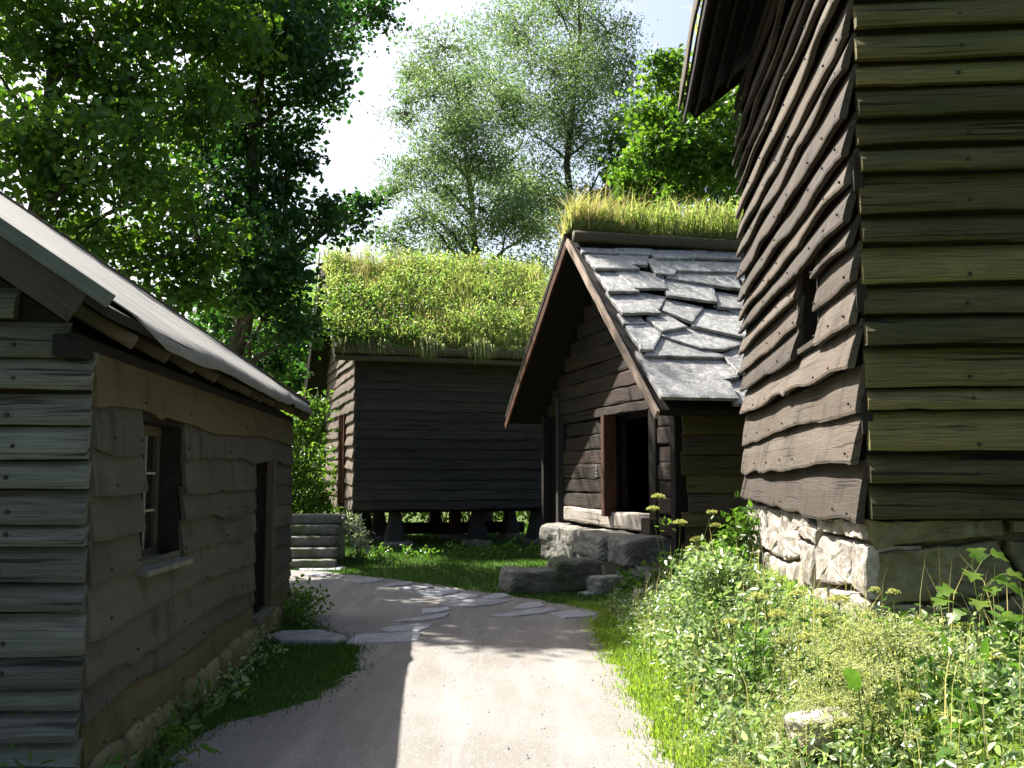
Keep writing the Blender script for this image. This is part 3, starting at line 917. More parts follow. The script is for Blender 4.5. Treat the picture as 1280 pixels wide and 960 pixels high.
# ================================================================== right: tall storehouse on a stone foundation
def build_storehouse():
    t = thing('tall_storehouse', 'tall plank clad storehouse on stone foundation at the right edge', 'storehouse', (2.295, 6.5, 0), R(-5.94))
    nl = Nails()
    win = (1.2, 2.0, 2.73, 3.47)
    L, W = 5.8, 6.4
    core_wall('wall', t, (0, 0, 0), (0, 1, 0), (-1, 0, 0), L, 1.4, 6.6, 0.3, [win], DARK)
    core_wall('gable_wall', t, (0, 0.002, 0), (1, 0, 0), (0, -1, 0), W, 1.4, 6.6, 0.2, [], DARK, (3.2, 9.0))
    core_wall('gable_wall', t, (0, L, 0), (1, 0, 0), (0, 1, 0), W, 1.4, 6.6, 0.2, [], W_TAR, (3.2, 9.0))
    core_wall('back_wall', t, (W, 0, 0), (0, 1, 0), (1, 0, 0), L, 1.4, 6.6, 0.2, [], W_TAR)
    zs = [1.38, 1.76, 2.09, 2.38, 2.68] + courses(2.95, 6.6, 0.17, 0.33)
    clad(t, (0, 0, 0), (0, 1, 0), (-1, 0, 0), zs, lambda z: (-0.03, L + 0.02), W_SUN, [win], nl, (0.12, 0.55, 1.12, 2.1, 2.8, 3.6, 4.5, 5.4), 0.055, 0.09, 0.045, 0.03, (3.2, 6.2), 0.03, tilt=0.006, step=0.085, nprob=0.7, nr=0.012)
    zf = [1.41, 1.64, 1.83, 2.11, 2.26, 2.52, 2.73, 2.92, 3.19, 3.39, 3.67, 3.85, 4.04, 4.26, 4.43, 4.64] + courses(4.86, 8.8, 0.19, 0.26)
    def gr(z):
        c = max(0.0, (z - 6.5) / 0.75)
        return (c + 0.0, W - c)
    clad(t, (0, 0, 0), (1, 0, 0), (0, -1, 0), zf, gr, W_GREEN, [], nl, (0.66, 2.0, 3.4, 4.8, 6.0), 0.022, 0.12, 0.07, -0.01, (4.0, 7.0), 0.01, step=0.14, rnd=True)
    beam('sill_beam', t, (0.06, 0.02, 1.46), (W, 0.02, 1.46), 0.16, 0.1, W_DARK)
    beam('sill_beam', t, (0.04, 0.1, 1.46), (0.04, L, 1.46), 0.1, 0.1, W_DARK)
    for (z0, z1, x) in ((3.55, 3.78, -0.005), (2.75, 2.93, -0.01), (1.95, 2.2, 0.0)):
        beam('corner_block', t, (x, -0.03, z0), (x, -0.03, z1), 0.07, 0.09, W_DARK)
    nl.build(t)
    w = thing('window_opening', None, None); w.parent = t
    beam('opening_sill', w, (-0.045, 1.14, 2.73), (-0.045, 2.06, 2.73), 0.05, 0.05, W_SUN)
    beam('opening_jamb', w, (-0.02, 2.03, 2.73), (-0.02, 2.03, 3.5), 0.05, 0.05, W_TAR)
    beam('opening_jamb', w, (-0.02, 1.17, 2.73), (-0.02, 1.17, 3.5), 0.05, 0.05, W_TAR)
    mk('dark_backing', [(0.26, 1.1, 2.6), (0.26, 2.1, 2.6), (0.26, 2.1, 3.6), (0.26, 1.1, 3.6), (0.28, 1.1, 2.6), (0.28, 2.1, 2.6), (0.28, 2.1, 3.6), (0.28, 1.1, 3.6)],
       [(0, 1, 2, 3), (7, 6, 5, 4), (0, 4, 5, 1), (1, 5, 6, 2), (2, 6, 7, 3), (3, 7, 4, 0)], DARK, w)  # dark sheet behind the open slot, painted for the unlit inside
    # foundation
    fd = thing('foundation', None, None); fd.parent = t
    FS = [[(-0.01, 1.4), (0.83, 1.41), (0.83, 1.32), (0.46, 1.27), (0.04, 1.22)], [(0.05, 1.19), (0.54, 1.245), (0.79, 1.28), (0.93, 1.0), (0.86, 0.94), (0.51, 0.9), (0.06, 0.87)], [(0.07, 0.83), (0.67, 0.87), (0.7, 0.75), (0.66, 0.66), (0.39, 0.67), (0.07, 0.71)], [(0.87, 1.4), (1.5, 1.4), (1.46, 1.31), (0.88, 1.32)], [(0.87, 1.28), (1.4, 1.28), (1.35, 1.14), (0.96, 1.02), (0.85, 1.2)], [(0.75, 0.86), (0.88, 0.93), (1.4, 1.1), (1.35, 0.65), (0.74, 0.69)], [(0.07, 0.68), (0.39, 0.63), (0.66, 0.62), (0.72, 0.3), (0.06, 0.3)], [(0.76, 0.63), (1.33, 0.62), (1.3, 0.3), (0.76, 0.3)]]
    x = 1.52
    while x < W - 0.2:
        w_ = U(0.5, 1.0); w_ = min(w_, W - x)
        zz = 0.25
        while zz < 1.25:
            hgt = U(0.22, 0.36); zt = min(1.39, zz + hgt)
            if 1.39 - zt < 0.14: zt = 1.39
            FS.append([(x + 0.02, zz + 0.015), (x + w_ - 0.02, zz + U(0.01, 0.05)), (x + w_ - U(0.01, 0.06), zt - 0.015), (x + U(0.01, 0.06), zt - U(0.01, 0.04))])
            zz = zt
        x += w_
    for i, p in enumerate(FS):
        stone_poly('foundation_stone', p, (0, 0.02, 0), (1, 0, 0), (0, 0, 1), (0, -1, 0), 0.3, U(0.04, 0.07), STONE_G, fd, i * 1.9 + 3, 0.07, 0.02)
    LS = [[(4.35, 1.33), (2.78, 1.35), (2.64, 1.24), (2.43, 1.12), (2.4, 0.98), (3.25, 0.87), (4.2, 0.88)], [(2.66, 1.37), (2.05, 1.37), (1.46, 1.25), (1.51, 1.14), (2.01, 1.15), (2.56, 1.2)], [(2.41, 1.11), (1.76, 1.12), (1.74, 1.01), (1.87, 0.75), (2.2, 0.74), (2.36, 0.97)], [(1.46, 1.37), (0.62, 1.37), (0.71, 1.27), (1.11, 1.26), (1.41, 1.26)], [(0.58, 1.38), (0.03, 1.38), (0.03, 1.28), (0.52, 1.27)], [(1.38, 1.23), (0.71, 1.24), (0.41, 1.22), (0.54, 0.94), (1.05, 0.88), (1.71, 0.83), (1.69, 1.1)], [(0.35, 1.25), (0.0, 1.24), (0.0, 0.9), (0.2, 0.89), (0.4, 0.95), (0.5, 0.93)], [(1.74, 0.77), (1.18, 0.84), (1.15, 0.68), (1.77, 0.56)], [(1.11, 0.85), (0.48, 0.88), (0.43, 0.65), (1.09, 0.58)], [(0.39, 0.88), (0.0, 0.86), (0.0, 0.6), (0.41, 0.6)],
          [(5.8, 1.35), (4.4, 1.35), (4.25, 0.9), (5.8, 0.85)], [(5.8, 0.82), (4.3, 0.85), (4.3, 0.3), (5.8, 0.3)], [(4.25, 0.84), (3.25, 0.83), (3.2, 0.3), (4.25, 0.3)], [(3.2, 0.84), (2.4, 0.93), (2.25, 0.7), (2.3, 0.3), (3.15, 0.3)], [(2.2, 0.7), (1.82, 0.72), (1.8, 0.3), (2.25, 0.3)], [(1.76, 0.52), (1.0, 0.56), (1.0, 0.3), (1.76, 0.3)], [(0.96, 0.56), (0.0, 0.56), (0.0, 0.3), (0.96, 0.3)]]
    for i, p in enumerate(LS):
        stone_poly('foundation_stone', p, (0.03, 0.01, 0), (0, 1, 0), (0, 0, 1), (-1, 0, 0), 0.3, U(0.04, 0.08), STONE_W, fd, i * 2.3 + 40, 0.055, 0.016)
    core_wall('rubble_core', fd, (0.09, 0.1, 0), (0, 1, 0), (-1, 0, 0), L - 0.1, 0.1, 1.39, 0.3, [], STONE_G)
    core_wall('rubble_core', fd, (0.1, 0.1, 0), (1, 0, 0), (0, -1, 0), W - 0.1, 0.1, 1.385, 0.3, [], STONE_G)
    # roof
    rf = thing('roof', None, None); rf.parent = t
    ex, ez, rx, sl = -0.68, 6.42, 3.2, 0.75
    rzz = ez + (rx - ex) * sl
    slab('roof_deck', rf, [(ex, -0.5, ez), (ex, L + 0.25, ez), (rx, L + 0.25, rzz), (rx, -0.5, rzz)], 0.07, W_DARK)
    slab('roof_deck', rf, [(2 * rx - ex, -0.5, ez), (2 * rx - ex, L + 0.25, ez), (rx + 0.001, L + 0.25, rzz), (rx + 0.001, -0.5, rzz)], 0.07, W_DARK)
    slab('roof_turf', rf, [(ex + 0.02, -0.45, ez + 0.25), (ex + 0.02, L + 0.22, ez + 0.25), (rx, L + 0.22, rzz + 0.25), (rx, -0.45, rzz + 0.25)], 0.18, SOD)
    slab('roof_turf', rf, [(2 * rx - ex, -0.45, ez + 0.25), (2 * rx - ex, L + 0.22, ez + 0.25), (rx + 0.001, L + 0.22, rzz + 0.25), (rx + 0.001, -0.45, rzz + 0.25)], 0.18, SOD)
    board('eave_board', rf, (-0.66, 0, 0), (0, 1, 0), (-1, 0, 0), -0.5, L + 0.27, 6.24, 6.5, W_DARK, 0.03, 0.04, 0.03, 0.03)
    board('eave_board', rf, (-0.71, 0, 0), (0, 1, 0), (-1, 0, 0), -0.5, L + 0.3, 6.4, 6.75, W_BROWN, 0.04, 0.05, 0.03, 0.03)
    for k in range(3):
        board('soffit_board', rf, (-0.52 + 0.2 * k, 0, 0), (0, 1, 0), (-1, 0, 0), -0.4, L + 0.2 - 0.05 * k, 6.3 + 0.15 * k, 6.5 + 0.15 * k, W_DARK, 0.03, 0.05, 0.03, 0.03)
    for yy in (L + 0.27, -0.52):
        beam('bargeboard', rf, (ex + 0.05, yy, ez - 0.04), (rx, yy, rzz - 0.04), 0.05, 0.25, W_DARK, 8, 0.012)
        beam('bargeboard', rf, (2 * rx - ex - 0.05, yy, ez - 0.04), (rx + 0.01, yy, rzz - 0.04), 0.05, 0.25, W_DARK, 8, 0.012)
    n = 4000
    a = RNG.uniform(0, rx - ex, n); y = RNG.uniform(-0.45, L + 0.2, n)
    g = blades('roof_grass', np.stack([ex + a, y, ez + 0.24 + a * sl], 1), 0.28, L_SOD, rf, 0.008, 0.5)
    tag(g, kind='stuff')
build_storehouse()

# ================================================================== middle: storehouse on stilts with turf roof
def turf_surface(name, parent, x0, x1, prof, th, mat, seed, nx=26):
    """uneven sod blanket following a (y, z) profile"""
    V, F = [], []
    k = len(prof)
    for i in range(nx + 1):
        x = x0 + (x1 - x0) * i / nx
        for (y, z) in prof:
            V.append((x + 0.05 * nz(y * 3, z, seed + i * 0.6), y, z + th + 0.2 * nz(x * 0.8, y * 0.8, seed) + 0.05 * nz(x * 4, y * 4, seed + 3)))
    for i in range(nx + 1):
        x = x0 + (x1 - x0) * i / nx
        for (y, z) in prof:
            V.append((x, y, z + 0.012))
    o = (nx + 1) * k
    for i in range(nx):
        for j in range(k - 1):
            a, b, c, d = i * k + j, (i + 1) * k + j, (i + 1) * k + j + 1, i * k + j + 1
            F += [(a, b, c, d), (o + d, o + c, o + b, o + a)]
        for j in (0, k - 1):
            a, b = i * k + j, (i + 1) * k + j
            F.append((a, b, o + b, o + a))
    for i in (0, nx):
        for j in range(k - 1):
            a, b = i * k + j, i * k + j + 1
            F.append((a, b, o + b, o + a))
    ob = mk(name, V, F, mat, parent, None, True)
    bm = bmesh.new(); bm.from_mesh(ob.data)
    bmesh.ops.recalc_face_normals(bm, faces=bm.faces[:])
    bm.to_mesh(ob.data); bm.free()
    return ob

def on_prof(prof, n, f0=0.0, f1=1.0):
    p = np.array(prof, float)
    d = np.r_[0, np.cumsum(np.linalg.norm(np.diff(p, axis=0), axis=1))]
    t = RNG.uniform(f0, f1, n) * d[-1]
    return np.interp(t, d, p[:, 0]), np.interp(t, d, p[:, 1])

def build_stilt_house():
    t = thing('stilt_storehouse', 'dark plank storehouse raised on stilts under a thick green turf roof', 'storehouse', (-3.6, 23.0, 0), R(17))
    nl = Nails()
    L, G, z0, z1 = 4.9, 5.5, 0.9, 4.5
    slot = (1.35, 2.25, 1.0, 3.1)
    core_wall('wall', t, (0, 0, 0), (1, 0, 0), (0, -1, 0), L, z0, z1, 0.2, [], DARK)
    core_wall('gable_wall', t, (0, 0, 0), (0, 1, 0), (-1, 0, 0), G, z0, 4.3, 0.2, [slot], DARK, (2.75, 6.75))
    core_wall('gable_wall', t, (L, 0, 0), (0, 1, 0), (1, 0, 0), G, z0, 4.3, 0.2, [], W_TAR, (2.75, 6.75))
    core_wall('back_wall', t, (0, G, 0), (1, 0, 0), (0, 1, 0), L, z0, z1, 0.2, [], W_TAR)
    slab('floor', t, [(0, 0, 1.0), (L, 0, 1.0), (L, G, 1.0), (0, G, 1.0)], 0.12, W_DARK)
    zs = [0.87] + courses(1.08, 4.5, 0.19, 0.26)
    clad(t, (0, 0, 0), (1, 0, 0), (0, -1, 0), zs, lambda z: (-0.04, L), W_TAR, [], nl, (0.5, 2.6, 4.2), 0.018, 0.05, 0.03, 0.03, (3.0, 5.5), 0.02, step=0.18)
    zg = [0.87] + courses(1.15, 6.4, 0.22, 0.32)
    def gr(z):
        c = max(0, (z - 4.35) / 0.82)
        return (c - 0.03, G - c)
    clad(t, (0, 0, 0), (0, 1, 0), (-1, 0, 0), zg, gr, W_TARSUN, [slot], nl, (0.4, 1.2, 2.5, 4.5), 0.06, 0.06, 0.035, 0.04, (3.0, 6), 0.03, step=0.16)
    nl.build(t)
    d = thing('door', None, None); d.parent = t
    for k in range(3):
        beam('door_plank', d, (0.06, 1.5 + k * 0.3, 1.0), (0.06, 1.5 + k * 0.3, 3.1), 0.295, 0.04, W_RED, up=(0, 1, 0))
    beam('door_jamb', d, (-0.05, 2.28, 0.95), (-0.05, 2.28, 3.15), 0.1, 0.09, W_RED)
    beam('door_jamb', d, (-0.05, 1.33, 0.95), (-0.05, 1.33, 3.15), 0.1, 0.07, W_RED)
    for i, x in enumerate((1.0, 3.0, 4.5)):
        for j, y in enumerate((0.35, 2.6, 5.0)):
            st = thing('stilt', None, None, (x, y, 0)); st.parent = t
            if (i, j) == (1, 1):
                sweep('post', st, (0, 0, 0.05), (0, 0, 0.9), ringsec(0.32, 0.32, 2.0, 14), W_RED, 4, 0.006, (1.08, 1.0), smooth=True)
            else:
                V, F, UV = [], [], []
                prof = [(0.02, 0.46, 0.46), (0.2, 0.44, 0.44), (0.4, 0.34, 0.34), (0.6, 0.28, 0.28), (0.9, 0.25, 0.25)]
                k = 12
                for z, a, b in prof:
                    for q, (rx, ry) in enumerate(ringsec(a, b, 5, k)):
                        V.append((rx, ry, z + 0.1)); UV.append((z + i * 3, q * 0.1 + j))
                for s in range(len(prof) - 1):
                    for q in range(k):
                        F.append((s * k + q, s * k + (q + 1) % k, (s + 1) * k + (q + 1) % k, (s + 1) * k + q))
                F.append(tuple(range((len(prof) - 1) * k, len(prof) * k)))
                mk('post', V, F, W_TAR, st, UV)
            rock('footing_stone', (U(-.05, .05), U(-.05, .05), 0.03), (0.36, 0.32, 0.12), U(0, 3), STONE_M, st, i * 4 + j, 3.5, 0.08)
    sweep('ground_beam', t, (-0.2, 2.7, 0.3), (L, 2.7, 0.28), ringsec(0.3, 0.3, 2.4, 12), W_DARK, 8, 0.01)
    for y in (0.25, 5.2):
        beam('floor_beam', t, (-0.05, y, 0.86), (L, y, 0.86), 0.24, 0.13, W_DARK)
    # roof
    rf = thing('roof', None, None); rf.parent = t
    e0, rg, e1 = (-0.42, 4.42), (2.75, 6.98), (6.75, 3.75)
    xa, xb = -0.5, 5.4
    slab('roof_deck', rf, [(xa, *e0), (xb, *e0), (xb, *rg), (xa, *rg)], 0.1, W_DARK)
    slab('roof_deck', rf, [(xa, *e1), (xb, *e1), (xb, rg[0] + 0.001, rg[1]), (xa, rg[0] + 0.001, rg[1])], 0.1, W_DARK)
    for dy, dz, r in ((-0.02, 0.09, 0.19), (0.0, -0.1, 0.13)):
        sweep('turf_log', rf, (xa - 0.05, e0[0] + dy, e0[1] + dz), (xb, e0[0] + dy, e0[1] + dz), ringsec(r, r, 2.2, 12), W_BROWN, 12, 0.012, smooth=True)
    sweep('turf_log', rf, (xa, e1[0], e1[1] + 0.09), (xb, e1[0], e1[1] + 0.09), ringsec(0.19, 0.19, 2.2, 12), W_BROWN, 8, 0.012, smooth=True)
    beam('bargeboard', rf, (xa - 0.03, e0[0], e0[1] + 0.0), (xa - 0.03, rg[0], rg[1] + 0.0), 0.06, 0.3, W_DARK, 8, 0.01)
    beam('bargeboard', rf, (xa - 0.03, e1[0], e1[1] + 0.0), (xa - 0.03, rg[0] + 0.01, rg[1] + 0.0), 0.06, 0.3, W_DARK, 8, 0.01)
    tb = Tubes()
    tb.add([(xa - 0.1, rg[0] - 0.1, rg[1] + 0.4), (xa - 0.09, rg[0] + 1.5, rg[1] - 1.2), (xa - 0.09, e1[0], e1[1] + 0.1), (xa - 0.07, e1[0] - 0.1, 2.2)], [0.018] * 4, 5)
    tb.build('lightning_wire', WHITE, rf)
    pr = [(e0[0] + 0.08, e0[1] + 0.05)] + [(e0[0] + (rg[0] - e0[0]) * f, e0[1] + (rg[1] - e0[1]) * f) for f in np.linspace(0.06, 1, 12)] + [(rg[0] + (e1[0] - rg[0]) * f, rg[1] + (e1[1] - rg[1]) * f) for f in np.linspace(0.1, 1, 10)]
    turf_surface('turf', rf, xa, xb, pr, 0.24, SOD, 4.0)
    n = 26000
    y, z = on_prof(pr, n, 0, 0.72)
    x = RNG.uniform(xa, xb, n)
    pt = np.array([nz(a * 0.9, b * 0.9, 8) for a, b in zip(x, y)])
    tag(blades('turf_grass', np.stack([x, y, z + 0.2], 1), 0.24 + 0.3 * pt, L_SOD, rf, 0.013, 0.8), kind='stuff')
    n = 3200
    y, z = on_prof(pr, n, 0.02, 0.6); x = RNG.uniform(xa, xb, n)
    tag(blades('turf_straw', np.stack([x, y, z + 0.2], 1), 0.42, L_STRAW, rf, 0.009, 0.5), kind='stuff')
    # leafy weeds in patches
    P = []
    for k in range(900):
        y, z = on_prof(pr, 1, 0.0, 0.62); x = RNG.uniform(xa - 0.05, xb)
        if nz(x * 0.9, y[0] * 0.9, 14) < -0.1: continue
        h = RNG.uniform(0.15, 0.55)
        m = int(20 + 36 * RNG.random())
        P.append(np.array([x, y[0], z[0] + 0.28]) + RNG.normal(size=(m, 3)) * np.array([0.14, 0.14, 0.1]) + np.array([0, 0, h]) * RNG.uniform(0, 1, (m, 1)))
    tag(leaves('turf_weeds', np.concatenate(P), 0.065, L_SODWEED, rf, 'oval', 0.8), kind='stuff')
    n = 3400
    x = RNG.uniform(xa, xb, n)
    hang = 0.2 + 0.25 * np.array([nz(a * 1.6, 2.0, 5) for a in x])
    tag(blades('drooping_grass', np.stack([x, e0[0] + 0.1 + RNG.normal(size=n) * 0.06, np.full(n, e0[1] + 0.16)], 1), np.clip(hang, 0.06, 0.5), L_SOD, rf, 0.011, 0.35, 0.5, (0, -0.75), droop=1.0), kind='stuff')
    P = []
    for k in range(70):                                 # taller weeds breaking the ridge line
        x = RNG.uniform(xa, xb); y = rg[0] + RNG.normal() * 0.35; h = RNG.uniform(0.25, 0.75) * (1.25 if x < 1.4 else 0.85)
        m = 46
        f = RNG.uniform(0, 1, (m, 1))
        P.append(np.array([x, y, rg[1] + 0.1 - abs(y - rg[0]) * 0.75]) + f * np.array([RNG.normal() * 0.1, RNG.normal() * 0.1, h]) + RNG.normal(size=(m, 3)) * np.array([0.09, 0.09, 0.05]))
    tag(leaves('turf_weeds', np.concatenate(P), 0.075, L_SODWEED, rf, 'oval', 0.6), kind='stuff')
    n = 900
    x = RNG.uniform(xa, xb, n); y = rg[0] + RNG.normal(size=n) * 0.4
    tag(blades('turf_straw', np.stack([x, y, rg[1] + 0.1 - np.abs(y - rg[0]) * 0.75], 1), 0.5 + 0.2 * (x < 1.5), L_STRAW, rf, 0.008, 0.35), kind='stuff')
    P = []
    for k in range(170):                                # darker leaves standing in for shade at the near corner
        y, z = on_prof(pr, 1, 0.0, 0.26); x = abs(RNG.normal()) * 1.2 + xa
        m = 44
        P.append(np.array([x, y[0], z[0] + 0.25]) + RNG.normal(size=(m, 3)) * np.array([0.16, 0.16, 0.14]))
    tag(leaves('turf_weeds', np.concatenate(P), 0.085, L_HERB, rf, 'oval', 0.8), kind='stuff')
build_stilt_house()

# ================================================================== slate roofed cabin with open doorway
SLATES = [[(0.13, 4.62), (0.75, 4.65), (0.7, 4.4), (0.08, 4.37)], [(0.76, 4.67), (1.46, 4.74), (1.32, 4.44), (0.71, 4.4)], [(1.34, 4.65), (2.25, 4.76), (2.1, 4.35), (1.4, 4.29)], [(2.25, 4.76), (3.17, 4.83), (3.0, 4.41), (2.1, 4.35)], [(0.12, 4.37), (0.73, 4.4), (0.89, 3.84), (0.14, 3.75)], [(0.74, 4.44), (1.3, 4.47), (1.11, 4.0), (0.87, 4.01)], [(1.23, 4.36), (1.93, 4.33), (1.47, 3.67), (1.18, 3.68)], [(1.93, 4.33), (3.0, 4.41), (2.83, 3.94), (1.64, 3.85)], [(0.16, 3.64), (0.46, 3.64), (0.64, 3.0), (0.13, 2.95)], [(0.47, 3.67), (0.82, 3.74), (0.87, 3.14), (0.6, 3.12)], [(0.83, 3.77), (1.3, 3.62), (1.18, 3.17), (0.87, 3.15)], [(1.57, 3.81), (2.01, 3.83), (2.34, 3.3), (1.35, 3.56)], [(2.01, 3.83), (2.77, 3.83), (2.54, 3.29), (2.39, 3.31)], [(0.15, 2.92), (0.7, 2.97), (0.78, 2.36), (0.16, 2.29)], [(0.71, 3.0), (1.13, 2.89), (0.83, 2.48), (0.73, 2.62)], [(1.28, 3.46), (2.09, 3.28), (1.87, 2.77), (1.14, 2.95)], [(2.09, 3.12), (2.54, 3.04), (2.39, 2.66), (1.91, 2.65)], [(0.15, 2.26), (0.49, 2.25), (0.48, 2.11), (0.13, 2.09)], [(0.57, 2.2), (0.89, 2.4), (1.11, 2.02), (0.66, 1.83)], [(1.12, 2.8), (1.64, 2.6), (1.23, 2.11), (0.9, 2.48)], [(1.65, 2.54), (2.3, 2.41), (1.99, 1.66), (1.24, 2.03)], [(1.93, 2.66), (2.45, 2.63), (2.3, 2.42)], [(0.16, 2.04), (0.55, 2.04), (0.62, 1.74), (0.32, 1.26), (0.13, 1.25)], [(0.66, 1.72), (1.12, 1.96), (1.42, 1.93), (1.93, 1.61), (1.46, 1.37), (1.12, 1.38)], [(0.2, 1.15), (0.62, 1.64), (1.39, 1.26), (1.35, 1.16)], [(0.45, 1.09), (1.38, 1.16), (1.38, 1.03), (1.43, 0.67), (1.12, 0.56)], [(1.43, 1.21), (1.87, 1.44), (1.64, 0.77), (1.43, 0.72)], [(0.13, 1.2), (0.42, 1.06), (1.17, 0.47), (1.09, 0.0), (0.03, 0.0)], [(1.18, 0.47), (1.54, 0.55), (1.6, 0.0), (1.1, 0.0)]]

def slate(parent, poly, O, Wd, N, seed, mat, th=0.05):
    b0 = min(p[1] for p in poly); b1 = max(p[1] for p in poly)
    c = np.mean(np.array(poly), 0)
    pts = []
    n = len(poly)
    big = []
    for (a, b) in poly:                                  # upper edge runs on under the course above
        f = (b - b0) / max(0.01, b1 - b0)
        big.append((c[0] + (a - c[0]) * 1.07, b + (0.2 * max(0, f - 0.35) / 0.65 if b < 4.3 else 0.03)))
    bb1 = max(p[1] for p in big)
    for i in range(n):
        p, q = np.array(big[i]), np.array(big[(i + 1) % n])
        m = max(2, int(np.linalg.norm(q - p) / 0.12))
        for j in range(m):
            r = p + (q - p) * j / m
            pts.append(r + 0.02 * np.array([nz(r[0] * 8, r[1] * 8, seed), nz(r[0] * 8, r[1] * 8, seed + 4)]))
    O, Wd, N = Vector(O), Vector(Wd), Vector(N)
    D = Vector((1, 0, 0))
    ti = 0.012 * nz(seed, 3); lift = U(0.0, 0.012)
    def hh(r): return 0.03 + lift + 0.125 * (bb1 - r[1]) + ti * (r[0] - c[0])
    V = [O + D * r[0] + Wd * r[1] + N * (hh(r) - th) for r in pts] + [O + D * r[0] + Wd * r[1] + N * (hh(r) + 0.004 * nz(r[0] * 5, r[1] * 5, seed)) for r in pts]
    k = len(pts)
    cc = np.mean(np.array(pts), 0)
    for s in (0.9, 0.5):
        for r in pts:
            q = cc + (r - cc) * s
            V.append(O + D * q[0] + Wd * q[1] + N * (hh(q) + 0.006 + 0.006 * nz(q[0] * 5, q[1] * 5, seed)))
    V.append(O + D * cc[0] + Wd * cc[1] + N * (hh(cc) + 0.006))
    F = [tuple(range(k - 1, -1, -1))]
    for r in range(3):
        for i in range(k):
            j = (i + 1) % k
            F.append((r * k + i, r * k + j, (r + 1) * k + j, (r + 1) * k + i))
    for i in range(k):
        F.append((3 * k + i, 3 * k + (i + 1) % k, 4 * k))
    o = mk('slate', V, F, mat, parent)
    bm = bmesh.new(); bm.from_mesh(o.data)
    bmesh.ops.recalc_face_normals(bm, faces=bm.faces[:])
    bm.to_mesh(o.data); bm.free()

